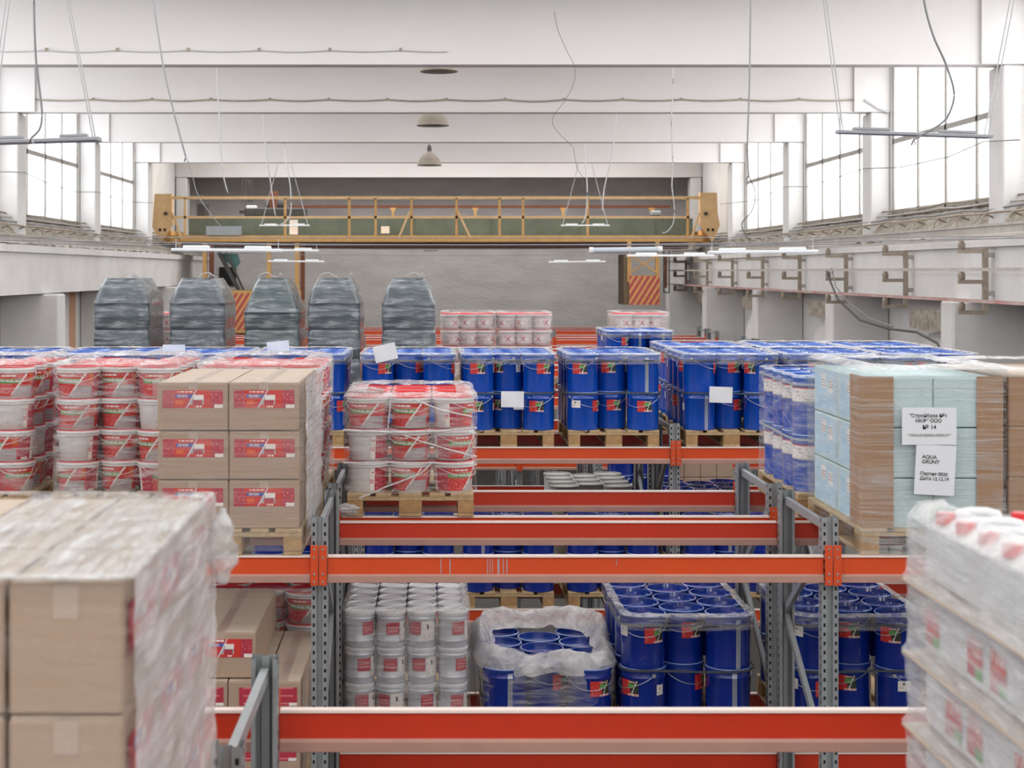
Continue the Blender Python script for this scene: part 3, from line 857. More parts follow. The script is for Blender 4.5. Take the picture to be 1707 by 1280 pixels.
for pts,r in (([(xa,yf_,zb+.405),(PCX-.15,yf_-.004,zb+.392),(PCX+.18,yf_,zb+.40),(xb,yf_,zb+.42)],.009),([(PCX-.10,yf_,zb+.40),(PCX+.08,yf_-.004,zb+.33),(PCX+.30,yf_,zb+.27),(xb,yf_,zb+.24)],.006),
    ([(xa+.1,yf_,zb-.02),(PCX-.12,yf_-.004,zb+.06),(PCX+.06,yf_,zb+.13),(PCX+.14,yf_,zb+.2)],.006),([(PCX+.02,yf_,zb+.60),(PCX+.2,yf_-.004,zb+.53),(xb-.03,yf_,zb+.49)],.006),
    ([(xa,yf_,zb+.20),(PCX-.1,yf_,zb+.205),(xb,yf_,zb+.19)],.006),([(PCX-.12,yf_,zb+.62),(PCX-.14,yf_,zb+.42)],.004)):
    strand(cwrap,pts,r)
# upper left pallets of pails
for cx,d,sd in ((-2.93,'pallet at left edge',1),(-2.00,'pallet beside the brown boxes',2),(-1.085,'pallet behind the brown boxes',3)):
    pails(cx,9.86,L2,d,4)
    wrap(f'clear film around the pails, {d}',cx-.405,cx+.405,9.84,11.08,BP+.003,BP+.815,r=.1,seams=(BP+.2,BP+.4,BP+.6),pinch=.016,wob=.012,m=F_PAIL,mt=F_PTOP,top=.4,puff=.02,seed=sd)
# lower left pallet of pails
pails(-1.05,9.86,L1,'lower pallet behind the boxes',4)
wrap('clear film around the pails on the lower level behind boxes',-1.47,-.63,9.84,11.08,BP1+.003,BP1+.815,r=.1,seams=(BP1+.6,),m=F_CLEAR,top=.1,seed=9)
# far pallets of pails in the eighth row
for cx,d in ((.50,'far pallet beside the dark bundle'),(1.245,'far pallet at mid beam'),(2.80,'far pallet before the crane cab'),(-3.5,'far pallet between dark bundles')):
    pallet_at(cx,20.6,L2,f'wooden pallet far back, {d}')
    cz=BP+.04
    grid_goods(CPAIL,cx,20.62,cz-.04,3,3,.272*.84,.3,4,.213,'clear red-lidded pail' if cx<2 else 'pale red-lidded pail',d,'pails on '+d)
    if cx>2:
        pass
    wrap(f'clear film around the pails, {d}',cx-.37,cx+.37,20.58,21.6,BP+.003,BP+.86,r=.08,seams=(BP+.21,BP+.42,BP+.64),m=F_CLEAR,top=.3,seed=cx)

# ---- brown printed boxes
blab=patch_flat(.33,.098,120,30,paint_box)
blab_s=patch_flat(.30,.10,60,20,paint_box,side=1)
blab_m=patch_flat(.115,.1,16,12,lambda u,v:(3 if (u>.6 and v<.2) else (8 if (int(v*12)%5==1 and .2<u<.8) else 1)))
def box_proto(w,d,h,labels,tape_front=True,m=card,mtop=card_top):
    q=MB(); b=.006
    q.box(-w/2,w/2,0,d,0,h-.004,bev=.006)
    parts=[('carton',q.mesh('carton',m))]
    # two top flaps with a slit between
    for s in (-1,1):
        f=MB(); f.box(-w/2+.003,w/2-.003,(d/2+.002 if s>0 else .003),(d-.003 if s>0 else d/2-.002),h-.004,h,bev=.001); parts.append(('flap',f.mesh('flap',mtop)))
    t=MB(); t.box(-.025,.025,.003,d-.003,h,h+.0008); parts.append(('tape',t.mesh('tape',tape)))
    if tape_front:
        t=MB(); t.box(-.025,.025,-.0012,-.0004,h*.72,h-.004); parts.append(('tape',t.mesh('tape',tape)))
    return parts+labels
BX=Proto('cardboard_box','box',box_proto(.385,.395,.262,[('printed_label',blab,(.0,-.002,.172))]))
bcx=(384-718)/304.-.005
def boxes(cx,y0,z,nx,ny,nl,w,d,h,proto,desc,group,side=2,lab='brown cardboard box with red label'):
    for L in range(nl):
        for c in range(nx):
            for k in range(ny):
                topl=L==nl-1
                cn={0:'left',nx-1:'right'}.get(c,ORD[c])
                ln='top' if topl else (['bottom','middle','upper middle'][L])
                proto.make((cx+(c-(nx-1)/2)*w+random.uniform(-.002,.002),y0+k*d,z+L*h),R(random.uniform(-.4,.4)),f'{lab}, {ln} layer, {"front" if k==0 else ORD[k]} row, {cn} column, {desc}',group)
pallet_at(bcx,8.50,L2,'wooden pallet under the wrapped stack of brown boxes')
boxes(bcx,8.52,BP,2,3,3,.39,.398,.268,BX,'upper stack','brown boxes on the upper pallet')
wrap('tight clear film around the brown printed boxes',bcx-.412,bcx+.412,8.495,9.735,BP-.12,BP+.81,r=.012,seams=(BP+.265,BP+.535),pinch=.006,wob=.003,m=F_BOX,top=.12,mt=F_BOX,seed=21)
# denser film band gathered on the side
def side_film(label,x,y0,y1,z0,z1,m=F_SIDE,seed=0,amp=.008,flare=0.):
    mb=MB(); nx,ny=40,30
    for j in range(ny+1):
        for i in range(nx+1):
            y=y0+(y1-y0)*i/nx; z=z0+(z1-z0)*j/ny
            mb.v.append((x+amp*noise.noise(Vector((y*6+seed,z*14,0)))+amp*.5*noise.noise(Vector((y*20,z*40,seed)))+flare*(i/nx)**2,y,z+.012*noise.noise(Vector((y*9,seed,j*.3)))))
    for j in range(ny):
        for i in range(nx): b=j*(nx+1)+i; mb.f.append((b,b+1,b+nx+2,b+nx+1)); mb.m.append(0)
    return tag(put('stretch_film',mb.mesh('film',m,80)),label,'plastic wrap')
side_film('milky gathered film on the side of the brown boxes',bcx+.425,8.5,9.74,BP-.08,BP+.82,seed=2)
# lower boxes under the beam
bcx1=-1.11
pallet_at(bcx1,8.50,L1,'wooden pallet under the lower level boxes')
BXP=Proto('cardboard_box','box',box_proto(.196,.395,.296,[('printed_label',blab_m,(.02,-.002,.212))],False))
boxes(bcx1,8.52,BP1,4,3,2,.2,.398,.301,BXP,'lower stack','small boxes on the lower pallet',lab='small brown box with red square label')
BXL=Proto('cardboard_box','box',box_proto(.385,.29,.252,[('printed_label',patch_flat(.31,.1,90,26,paint_box),(.02,-.002,.165))]))
for k in range(4):
    BXL.make((-1.155,8.56+k*.292,BP1+.603),0,f'brown box with red label, {["front","second","third","rear"][k]} one in the loose row on the lower stack','box','loose row of boxes') if False else BXL.make((-1.155,8.56+k*.292,BP1+.603),0,f'brown box with red label, {["front","second","third","rear"][k]} one in the loose row on the lower stack','loose row of boxes')
side_film('clear film on the side of the lower boxes',bcx1+.412,8.5,9.72,BP1-.05,BP1+.605,m=F_PAIL,seed=12)
# far boxes
for c in range(4):
    for k in range(3):
        BXP.make((3.02+c*.2,19.2,L1+PAL_H+k*.301),0,f'plain brown box in the far lower stack, {["bottom","middle","top"][k]} layer, {ORD[c]} column','far lower boxes',skip=('printed_label',))
pallet_at(3.32,19.18,L1,'wooden pallet under the far lower boxes')

# ---- white tins, lower level
tcx=-.155
pallet_at(tcx,9.82,L1,'wooden pallet under the white tins')
grid_goods(TIN,tcx,9.83,BP1,4,6,.196,.198,3,TINH,'silver white tin','tin stack','white tins on the lower pallet',side=None,rot=lambda L,c,k:R([10,-12,20,-30,40,0,25][(L*2+c*3+k)%7]))
wrap('clear film around the white tins',tcx-.405,tcx+.405,9.8,11.04,BP1+.003,BP1+.70,r=.06,seams=(BP1+.228,BP1+.456),pinch=.02,wob=.012,m=F_CLEAR,top=.12,puff=.004,seed=14)
# crumpled film around the low drum stack: ragged collar
def crumple():
    mb=MB(); cx=.74; n=90; rows=16
    for j in range(rows+1):
        t=j/rows
        for i in range(n):
            a=2*math.pi*i/n; ca,sa=math.cos(a),math.sin(a)
            p=4.5; rr=(abs(ca)**p+abs(sa)**p)**(-1/p)
            # profile: up the outside, over a puffy rim, down inside onto the lids
            if t<.55: s=t/.55; k=1.+.05*math.sin(s*3)+.05*s; z=BP1-.05+s*(.39)
            else: s=(t-.55)/.45; k=1.1-.36*s; z=BP1+.34+.085*math.sin(math.pi*min(1,s*1.15))+(.05 if sa>0 else 0)*math.sin(math.pi*s)
            w=noise.noise(Vector((ca*2.2,sa*2.2,t*3)))*.10*(.3+t)+noise.noise(Vector((ca*7,sa*7,t*8)))*.05
            k+=w*.55
            mb.v.append((cx+.43*rr*k*ca,10.42+.60*rr*k*sa,max(z+w*.5*(t>.3), BP1+.352 if (t>.72) else z-1)))
    for j in range(rows):
        for i in range(n): mb.f.append((j*n+i,j*n+(i+1)%n,(j+1)*n+(i+1)%n,(j+1)*n+i)); mb.m.append(0 if j<8 else 1)
    return tag(put('stretch_film',mb.mesh('film',[F_CLEAR,film('film_collar',.4,.85,sc=(9,9,12),rough=.15,bump=1.,pos=(.38,.62))],60)),'crumpled open film collar around the single layer of blue drums','plastic wrap')
crumple()

# ---- slim blue cans
scx=2.31+.41
pallet_at(scx,9.86,L2,'wooden pallet under the slim blue cans')
grid_goods(SLIM,scx,9.88,BP,3,4,.27,.285,2,SLIMH,'slim blue can with white band','tall can stack','slim blue cans',side=0,rot=lambda L,c,k:R(random.uniform(-20,20)))
for z_,n_ in ((BP+SLIMH*2-.045,'top'),(BP+SLIMH-.03,'middle')): strap(f'light strapping band, {n_} of the slim blue cans',scx-.41,scx+.41,9.84,11.06,z_,r=.12,m=strap_l)
wrap('clear film around the slim blue cans',scx-.415,scx+.415,9.835,11.065,BP+.0,BP+.735,r=.12,m=F_CLEAR,top=.1,seed=31)

# ---- grey pails lower rear
gcx=1.575
pallet_at(gcx,15.15,L1,'wooden pallet under the grey pails')
place_hex(GREY,gcx,15.15,BP1,2,.37,'plain grey pail','lower rear stack','grey pails',cxs=.262,ys=.30,off=.15,r=.15)

# ---- aqua cartons with brown corner boards
acx=(1440-718)/304.+.375
mb=MB()
A_W,A_D,A_H=.365,.57,.272
ALAB=patch_flat(.5,.24,60,30,paint_sky,side=-1,mats=PAL+[aqua_side])
q=MB(); q.box(-A_W/2,A_W/2,0,A_D,0,A_H-.003,bev=.005)
carton=q.mesh('aqua_carton',aqua)
f=MB(); f.box(-A_W/2,A_W/2,-.0015,0,A_H*.78,A_H*.785); 
AQ=Proto('aqua_box','box',[('carton',carton),('printed_side',ALAB,(-A_W/2-.002,A_D/2,A_H/2)),('flap_line',f.mesh('flap_line',PAL[4]))])
pallet_at(acx,8.52,L2,'wooden pallet under the aqua boxes')
for L in range(3):
    for c in range(2):
        for k in range(2):
            AQ.make((acx+(c-.5)*.37,8.535+k*.575,BP+L*(A_H+.004)),0,f'aqua box, {["bottom","middle","top"][L]} layer, {["front","back"][k]} row, {["left","right"][c]} column of the labelled pallet','aqua boxes')
def corner(label,x,y,sx,w1,w2,z0,z1):
    mb=MB(); t=.004
    a,b=sorted((x,x+sx*w1)); mb.box(a,b,y-t,y,z0,z1)
    a,b=sorted((x-sx*t,x)); mb.box(a,b,y-t,y+w2,z0,z1)
    tag(put('corner_board',mb.mesh('corner_board',card_dark)),label,'corner board')
corner('brown cardboard corner board, beside the slim cans, on the aqua boxes',acx-.385,8.528,1,.165,.26,BP-.0,BP+.83)
corner('brown cardboard corner board at the far edge of the aqua boxes',acx+.375,8.528,-1,.14,.2,BP-.0,BP+.83)
wrap('clear stretch film around the aqua boxes',acx-.405,acx+.395,8.505,9.73,BP-.14,BP+.87,r=.02,seams=(),wob=.006,m=film('film_aqua',.04,.5,color='eef0f0',sc=(2,2,55),bump=.6,pos=(.45,.7)),top=.4,mt=film('film_aqua_top',.35,.9,sc=(9,9,9),bump=.8),puff=.012,seed=41)
# paper labels with their writing
def note(label,x0,x1,z1,z0,y,tilt=0):
    mb=MB(); w=x1-x0; h=z1-z0; nx=6
    for j in range(5):
        for i in range(nx+1): mb.v.append(((i/nx-.5)*w,.0,(j/4-.5)*h))
    for j in range(4):
        for i in range(nx): b=j*(nx+1)+i; mb.f.append((b,b+1,b+nx+2,b+nx+1)); mb.m.append(0)
    t=thing('paper_notice',label,'paper notice',((x0+x1)/2,y,(z0+z1)/2)); put('sheet',mb.mesh('sheet',paper),t); return t
sA=2600/8.49; nx_=lambda px:(px-718)/sA; nz_=lambda py:CZ-(py-452)/sA
t=note('upper printed notice taped on the aqua boxes, numbered fourteen',nx_(1503),nx_(1594),nz_(679),nz_(741),8.484)
text_part('"Стройбаза №1',t,-.005,-.002,.048,.028); text_part('НКФ" ООО',t,-.005,-.002,.02,.028); text_part('№ 14',t,0,-.002,-.016,.032)
x_=-.115
for w_ in (.05,.018,.06,.045,.03):      # a line of print too small to read in the photo
    q=MB(); q.box(x_,x_+w_,-.003,-.002,-.047,-.042); put('small_print',q.mesh('small_print',PAL[4]),t); x_+=w_+.007
q=MB(); q.box(-.1,.1,-.003,-.002,-.054,-.052); put('underline',q.mesh('underline',ink),t)
t2=note('lower printed notice on the aqua boxes with product and date',nx_(1525),nx_(1592),nz_(741.5),nz_(825),8.486); t2.rotation_euler=(0,R(3),0)
text_part('AQUA',t2,-.075,-.002,.06,.028,'LEFT'); text_part('GRUNT',t2,-.075,-.002,.034,.028,'LEFT'); text_part('Партия 0020',t2,-.082,-.002,-.03,.026,'LEFT'); text_part('Дата 12.12.19',t2,-.082,-.002,-.056,.026,'LEFT')
# the brown cartons to the right
ncx=(1662-718)/304.+.44
pallet_at(ncx,8.52,L2,'wooden pallet under the tall brown cartons at the edge')
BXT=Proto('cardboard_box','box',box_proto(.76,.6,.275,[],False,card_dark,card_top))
for L in range(3):
    for k in range(2): BXT.make((ncx,8.54+k*.605,BP+L*.277),0,f'wide plain brown carton, {["bottom","middle","top"][L]} layer, {["front","back"][k]} row, beside the aqua boxes','wide plain brown cartons')
wrap('clear film around the wide brown cartons at the edge',ncx-.40,ncx+.40,8.51,9.78,BP-.1,BP+.86,r=.02,m=F_BOX,top=.3,mt=MATS['film_aqua_top'],puff=.01,seed=44)

# ---- dark wrapped bundles in the seventh row
def bundle(cx,w,y0,label,m,shoulder=.30,topw=.62,style=0,seed=0):
    t=thing('wrapped_bundle',label,'wrapped load',(cx,y0,BP),0,'dark film wrapped bundles')
    H=1.32; d=1.1
    def shell(off,name,mat_,wob,z0=0.):
        mb=MB(); zs=[z0+(H-z0)*i/60 for i in range(61)]; seams=[.33,.68]; base=ring_pts(-w/2,w/2,0,d,.07); n=len(base)
        for z in zs:
            k=1.
            zs_=H-shoulder
            if z>zs_:
                u=(z-zs_)/shoulder; k=1-(1-topw)*(u**1.15)
            elif style==1 and z>zs_-.0: k=1
            pin=sum(math.exp(-((z-s)/.014)**2) for s in seams+[zs_])
            bul=.012*math.sin(z*math.pi/.34)**2
            for (x,y) in base:
                dx=x; dy=y-d/2; L=math.hypot(dx,dy)
                e=(off-(.0 if z>zs_-.01 else .012)*pin+bul+.014*pin*(abs(z-zs_)<.05)+wob*noise.noise(Vector((x*9+seed,y*6,z*11)))*1.)/L
                kk=k if style==0 else (k*(.86 if z>zs_ else 1))
                mb.v.append((dx*(kk+e),d/2+dy*((1-(1-k)*.35)+e),z))
        for j in range(len(zs)-1):
            for i in range(n): mb.f.append((j*n+i,j*n+(i+1)%n,(j+1)*n+(i+1)%n,(j+1)*n+i)); mb.m.append(0)
        mb.f.append(tuple((len(zs)-1)*n+i for i in range(n))); mb.m.append(0)
        return put(name,mb.mesh(name,mat_,35),t)
    shell(0,'load',m,.006)
    shell(.012,'film',F_GREY,.02)
    # knotted film tails on top
    for j in range(2):
        q=MB(); a=random.uniform(-.1,.1); q.tube([(a-.12+.2*j,.3,H),(a-.08+.2*j,.28,H+.05),(a+.0+.1*j,.3,H+.07),(a+.05+.1*j,.32,H+.03),(a+.11,.3,H+.012)],.006,5)
        put('film_tail',q.mesh('film_tail',cord_w,60),t)
    # column of white tape glints on the front corner
    pallet_at(cx,y0,L2,f'wooden pallet under the {label}')
s135=2600/19.15
for (xa,xb,lab,m,sh,tw,st) in ((153,250,'dark bundle nearest the left wall',bag,.30,.60,0),(280,376,'dark bundle second from the left wall',bag,.30,.58,0),(405,500,'teal dark bundle with low narrow peak',bag_t,.42,.5,0),(511,602,'dark bundle standing tall between drum pallets',bag,.30,.62,0),(635,727,'dark bundle with looped film knots, beside far red pails',bag,.32,.6,0)):
    cx=((xa+xb)/2-718)/s135; bundle(cx,(xb-xa)/s135-.03,19.15,lab,m,sh,tw,st,seed=xa)

# ---- foreground: big box stack and canisters on the first row
zf=BP
FX=-.60
BXF=Proto('cardboard_box','box',box_proto(.226,.37,.262,[('printed_label',blab_s,(.116,.185,.16))],True))
pallet_at(FX-.42,3.06,L2,'wooden pallet under the large stack of boxes close by')
for L in range(3):
    for c in range(4):
        for k in range(3):
            if L<2 and not (k==0 or c==3): continue
            w=.236
            BXF.make((FX-.118-(3-c)*w,3.07+k*.375,zf+L*.266),R(random.uniform(-.5,.5)),f'brown box, {["bottom","middle","top"][L]} layer, {["front","second","third"][k]} row, {["leftmost","second","third","rightmost"][c]} column, in the closest stack','boxes in the closest stack',skip=() if c==3 else ('printed_label',))
wrap('thin film over the closest box stack',FX-.96,FX+.018,3.05,4.21,zf-.05,zf+.803,r=.015,seams=(zf+.266,zf+.532),pinch=.004,wob=.004,m=film('film_fore',.02,.22,color='e4d8ce',sc=(2,2,30)),top=.02,seed=51)
side_film('milky gathered film on the side of the closest box stack',FX+.022,3.045,4.2,zf-.05,zf+.81,m=film('film_fore_side',.42,.9,sc=(1.5,2.2,20),bump=.7,rough=.12,color='f3eeec',tilt=(28,0,0)),seed=5,amp=.007)
# film lying over the top, puckered
def top_film(label,x0,x1,y0,y1,z,amp,m,seed=0,hang=0.):
    mb=MB(); nx,ny=40,50
    for j in range(ny+1):
        for i in range(nx+1):
            u=i/nx; v=j/ny; x=x0+(x1-x0)*u; y=y0+(y1-y0)*v
            zz=z+amp*abs(noise.noise(Vector((x*9+seed,y*5,0))))+amp*.6*abs(noise.noise(Vector((x*26,y*10,seed))))
            mb.v.append((x,y,zz))
    for j in range(ny):
        for i in range(nx): b=j*(nx+1)+i; mb.f.append((b,b+1,b+nx+2,b+nx+1)); mb.m.append(0)
    return tag(put('stretch_film',mb.mesh('film',m,80)),label,'plastic wrap')
top_film('white puckered film lying over the closest boxes',FX-.46,FX+.02,3.04,4.2,zf+.803,.011,film('film_fore_top',.25,.9,sc=(34,3,8),bump=1.,rough=.15),seed=4)
def tuft(label,c,s,n=14,seed=0,m=None):
    mb=MB()
    k=22
    for j in range(k+1):
        for i in range(n):
            a=2*math.pi*i/n; t=j/k
            r=.25+.75*math.sin(math.pi*min(1,t*1.05))**.8
            w=1+.5*noise.noise(Vector((math.cos(a)*2+seed,math.sin(a)*2,t*4)))+.35*noise.noise(Vector((math.cos(a)*6,math.sin(a)*6+seed,t*9)))
            mb.v.append((c[0]+s[0]*r*w*math.cos(a),c[1]+s[1]*r*w*math.sin(a),c[2]+s[2]*(t-.5)))
    for j in range(k):
        for i in range(n): mb.f.append((j*n+i,j*n+(i+1)%n,(j+1)*n+(i+1)%n,(j+1)*n+i)); mb.m.append(0)
    return tag(put('stretch_film',mb.mesh('film',m or F_CRUMP,80)),label,'plastic wrap')
tuft('loose crumpled film hanging off the closest box stack',(FX+.05,4.12,zf+.68),(.04,.05,.2),seed=2)
tuft('crumpled film bunched on the pallet corner under the centre pails',(PCX-.40,9.86,L2+.045),(.09,.04,.085),seed=7)
tuft('ball of film tucked beneath the aqua box pallet',(acx+.02,8.50,L2+.09),(.12,.03,.07),seed=8)
tuft('folded film tuft on top of the centre pails',(PCX-.28,9.98,BP+.645),(.11,.08,.05),seed=13)

# canisters
KX=1.305
pallet_at(KX+.42,3.06,L2,'wooden pallet under the white canisters')
for L in range(4):
    for c in range(4):
        for k in range(7):
            if L<3 and not (c==0 or k==0): continue
            zz=zf+L*.195
            t_=CANI.make((KX+.11+c*.198,3.15+k*.158,zz),math.pi if False else R(random.uniform(-2,2)),f'white canister with red cap, {["bottom","second","third","top"][L]} layer, {["front","second","third","fourth","fifth","sixth","rear"][k]} row, {["left","second","third","right"][c]} column','white canisters',skip=() if L==3 else ('cap','handle','shoulder'))
            if c==0 and (L in (1,2)) and (k+L)%3!=1: put('printed_label',can_side,t_,(-.0955,0,.08))
for L in range(1,4):
    z=zf+L*.195-.0055
    mb=MB(); mb.box(KX-.036,KX+.80,3.05,4.20,z-.003,z+.003); tag(put('layer_sheet',mb.mesh('layer_sheet',card_top)),f'thin cardboard sheet under the {["second","third","top"][L-1]} canister layer','layer sheet')
def can_film():
    mb=MB(); nx,ny=60,60
    z0,z1=zf-.08,zf+.75
    for j in range(ny+1):
        z=z0+(z1-z0)*j/ny
        ridge=sum(math.exp(-((z-(zf+L*.195-.005))/.014)**2) for L in (1,2,3,4) if L<4)
        for i in range(nx+1):
            y=3.04+(4.215-3.04)*i/nx
            mb.v.append((KX-.012-.016*ridge-.012*abs(noise.noise(Vector((y*7,z*16,2))))-.004,y,z))
    for j in range(ny):
        for i in range(nx): b=j*(nx+1)+i; mb.f.append((b,b+1,b+nx+2,b+nx+1)); mb.m.append(0)
    tag(put('stretch_film',mb.mesh('film',F_CAN,80)),'white stretch film with pulled ridges over the canister sides','plastic wrap')
    mb=MB()
    for i in range(61):
        y=3.04+(4.215-3.04)*i/60
        for (x,z) in ((KX-.018,zf+.745),(KX+.02+.02*noise.noise(Vector((y*8,0,0))),zf+.785+.012*noise.noise(Vector((y*15,1,0)))),(KX+.07,zf+.79+.01*noise.noise(Vector((y*19,3,0))))): mb.v.append((x,y,z))
    for i in range(60):
        for c in range(2): b=i*3+c; mb.f.append((b,b+3,b+4,b+1)); mb.m.append(0)
    tag(put('stretch_film',mb.mesh('film',film('film_can_edge',.3,.8,sc=(10,10,10)),80)),'folded film edge over the canister tops','plastic wrap')
    mb=MB(); 
    for j in range(31):
        for i in range(31):
            mb.v.append((KX-.012+.81*i/30,4.215+.012*noise.noise(Vector((i*.4,j*.5,5))),z0+(z1-z0)*j/30))
    for j in range(30):
        for i in range(30): b=j*31+i; mb.f.append((b,b+1,b+32,b+31)); mb.m.append(0)
    tag(put('stretch_film',mb.mesh('film',F_CAN,80)),'white stretch film over the rear of the canisters','plastic wrap')
can_film()

# ================================================================= BRIDGE CRANE
SC=65.; CY=40.
def cx_(px): return (px-718)/SC
def cz_(py): return CZ+(452-py)/SC
crane=thing('bridge_crane','yellow travelling bridge crane with railed walkway spanning the hall','crane')
def part(nm,mb,m,parent=crane,smooth=None): return put(nm,mb.mesh(nm,m,smooth),parent)
q=MB(); q.box(cx_(285),cx_(1172),CY,CY+.9,cz_(403),cz_(392)); part('walkway_beam',q,yellow)
q=MB(); q.box(cx_(305),cx_(1165),CY+.95,CY+1.35,cz_(400),cz_(362)); part('green_girder',q,green_g)
q=MB(); q.box(cx_(300),cx_(1150),CY+.2,CY+1.9,cz_(413),cz_(404)); part('dark_red_flange',q,dkred)
q=MB(); q.box(cx_(285),cx_(1170),CY+.02,CY+.07,cz_(332),cz_(327)); part('top_handrail',q,yellow_l)
q=MB(); q.box(cx_(285),cx_(1150),CY+.02,CY+.06,cz_(364),cz_(360)); part('middle_handrail',q,yellow_l)
q=MB(); q.box(cx_(470),cx_(1140),CY+2.2,CY+2.25,cz_(341),cz_(336)); part('rear_handrail',q,brown)
for px in (308,582,626,686,761,833,872,980,1147): 
    q=MB(); q.box(cx_(px)-.03,cx_(px)+.03,CY+.02,CY+.08,cz_(396),cz_(330)); part('railing_post',q,yellow if px!=308 else yellow_l)
q=MB(); q.box(cx_(475)-.03,cx_(475)+.03,CY+.02,CY+.08,cz_(396),cz_(330)); part('railing_post',q,yellow)
for a,b in (((683,352),(664,398)),((763,352),(785,398)),((287,355),(304,400)),((1166,355),(1152,398))):
    q=MB(); q.bar((cx_(a[0]),CY-.01,cz_(a[1])),(cx_(b[0]),CY-.01,cz_(b[1])),.05,.05); part('railing_brace',q,yellow_l)
for px in (652,796,950,1105):
    q=MB(); q.prism([(cx_(px)-.09,cz_(341)),(cx_(px)+.09,cz_(341)),(cx_(px)+.03,cz_(348)),(cx_(px)+.03,cz_(357)),(cx_(px)-.03,cz_(357)),(cx_(px)-.03,cz_(348))],CY+2.0,CY+2.1); part('rail_bracket',q,yellow)
for s,px in ((-1,273),(1,1180)):
    q=MB()
    if s<0: poly=[(258,323),(286,323),(287,372),(270,402),(266,402),(254,378),(256,352)]
    else: poly=[(1167,321),(1195,321),(1196,355),(1200,375),(1190,401),(1186,401),(1168,372)]
    q.prism([(cx_(a),cz_(b)) for a,b in poly],CY-.02,CY+.25); e=part('end_carriage',q,yellow_l)
    for dx in (-4,4):
        h=MB(); xx=cx_(px+dx-(2 if s<0 else -4)); zz=cz_(383); h.box(xx-.03,xx+.03,CY-.03,CY-.021,zz-.035,zz+.035); put('opening',h.mesh('opening',hole_m),e)
    h=MB(); xx=cx_(px-4*s); h.tube([(xx,CY-.12,cz_(356)),(xx,CY+.0,cz_(356))],.045,10); put('buffer',h.mesh('buffer',dark_metal,60),e)
    # long end truck along the rail
    h=MB(); xr=cx_(273) if s<0 else cx_(1182); h.box(xr-.14,xr+.14,CY-.0+.26,CY+2.6,CZ+.68,CZ+1.05); put('end_truck',h.mesh('end_truck',yellow),e)
# trolley machinery on the rear girder
q=MB(); q.box(cx_(395),cx_(500),CY+1.6,CY+2.4,cz_(357),cz_(342),bev=.03); part('trolley_deck',q,dark_metal)
q=MB(); q.tube([(cx_(430),CY+1.9,cz_(336)),(cx_(462),CY+1.9,cz_(336))],.16,12); part('hoist_drum',q,dark_metal,smooth=60)
q=MB(); q.tube([(cx_(444),CY+1.8,cz_(342)),(cx_(444),CY+1.8,cz_(313))],.12,12); part('hoist_motor',q,brown,smooth=60)
q=MB(); q.box(cx_(398),cx_(416),CY+1.6,CY+1.9,cz_(344),cz_(338),bev=.02); part('motor_box',q,lamp_w)
q=MB(); q.bar((cx_(385),CY+1.8,cz_(349)),(cx_(500),CY+1.8,cz_(349)),.06,.08); part('trolley_axle',q,dark_metal)
for px in (386,392,397,402):
    q=MB(); q.bar((cx_(px),CY+2.4,cz_(330)),(cx_(px),CY+2.4,cz_(289 if px<390 else 293)),.03,.05); part('ladder_stile',q,dark_metal)
q=MB(); q.bar((cx_(385),CY+2.4,cz_(289)),(cx_(403),CY+2.4,cz_(294)),.03,.05); part('ladder_rung',q,dark_metal)
q=MB(); q.box(cx_(313),cx_(328),CY+1.6,CY+2.2,cz_(358),cz_(334),bev=.02); part('switch_box',q,dark_metal)
q=MB(); q.box(cx_(344),cx_(403),CY-.06,CY+.01,cz_(392),cz_(377)); part('grey_cover_panel',q,galv)
q=MB(); q.box(cx_(479),cx_(493),CY+.6,CY+.64,cz_(390),cz_(365)); part('white_plate',q,lamp_w)
q=MB(); q.box(cx_(634),cx_(648),CY+.6,CY+.64,cz_(388),cz_(376)); part('white_plate',q,lamp_w)
q=MB(); q.box(cx_(1100),cx_(1118),CY+1.6,CY+1.9,cz_(356),cz_(347),bev=.03); part('winch_box',q,galv)
for px in (690,822,970,1100): 
    q=MB(); q.box(cx_(px)-.02,cx_(px)+.02,CY+.93,CY+.95,cz_(392),cz_(364)); part('girder_stiffener',q,green_g)
# right hanging cab
for px in (1049,1096):
    q=MB(); q.box(cx_(px)-.05,cx_(px)+.05,CY-.02,CY+.08,cz_(470),cz_(403)); part('cab_post',q,yellow)
q=MB(); q.bar((cx_(1050),CY-.0,cz_(455)),(cx_(1096),CY,cz_(425)),.05,.04); part('cab_brace',q,yellow)
q=MB(); q.bar((cx_(1096),CY-.03,cz_(455)),(cx_(1050),CY-.03,cz_(425)),.05,.04); part('cab_brace',q,yellow)
q=MB(); q.box(cx_(1040),cx_(1049),CY+.02,CY+1.2,cz_(508),cz_(424)); part('cab_side',q,mat('cab_olive','7a6a55',.8,var=.3))
def striped(x0,x1,z0,z1,y,nm,k=9):
    def P(u,v):
        w=(x1-x0); h=(z1-z0)
        return 1 if ((u*w-v*h*.62)/.155)%1<.6 else 0
    nu,nv=int((x1-x0)*60),int((z1-z0)*60)
    me=patch_flat(x1-x0,z1-z0,nu,nv,P,mats=[stripe_y,stripe_r]); put(nm,me,crane,((x0+x1)/2,y,(z0+z1)/2))
q=MB(); q.box(cx_(1049),cx_(1100),CY-.03,CY+1.1,cz_(508),cz_(459)); part('cab_box',q,yellow)
striped(cx_(1049),cx_(1099),cz_(508),cz_(460),CY-.034,'hazard_panel')
q=MB(); q.box(cx_(1107),cx_(1112),CY-.02,CY+.1,cz_(480),cz_(424)); part('hanging_bar',q,brown)
for px in (1106,1115):
    q=MB(); q.bar((cx_(px),CY-.05,cz_(488)),(cx_(px),CY-.05,cz_(418)),.03,.03); part('hanging_bracket',q,dark_metal)
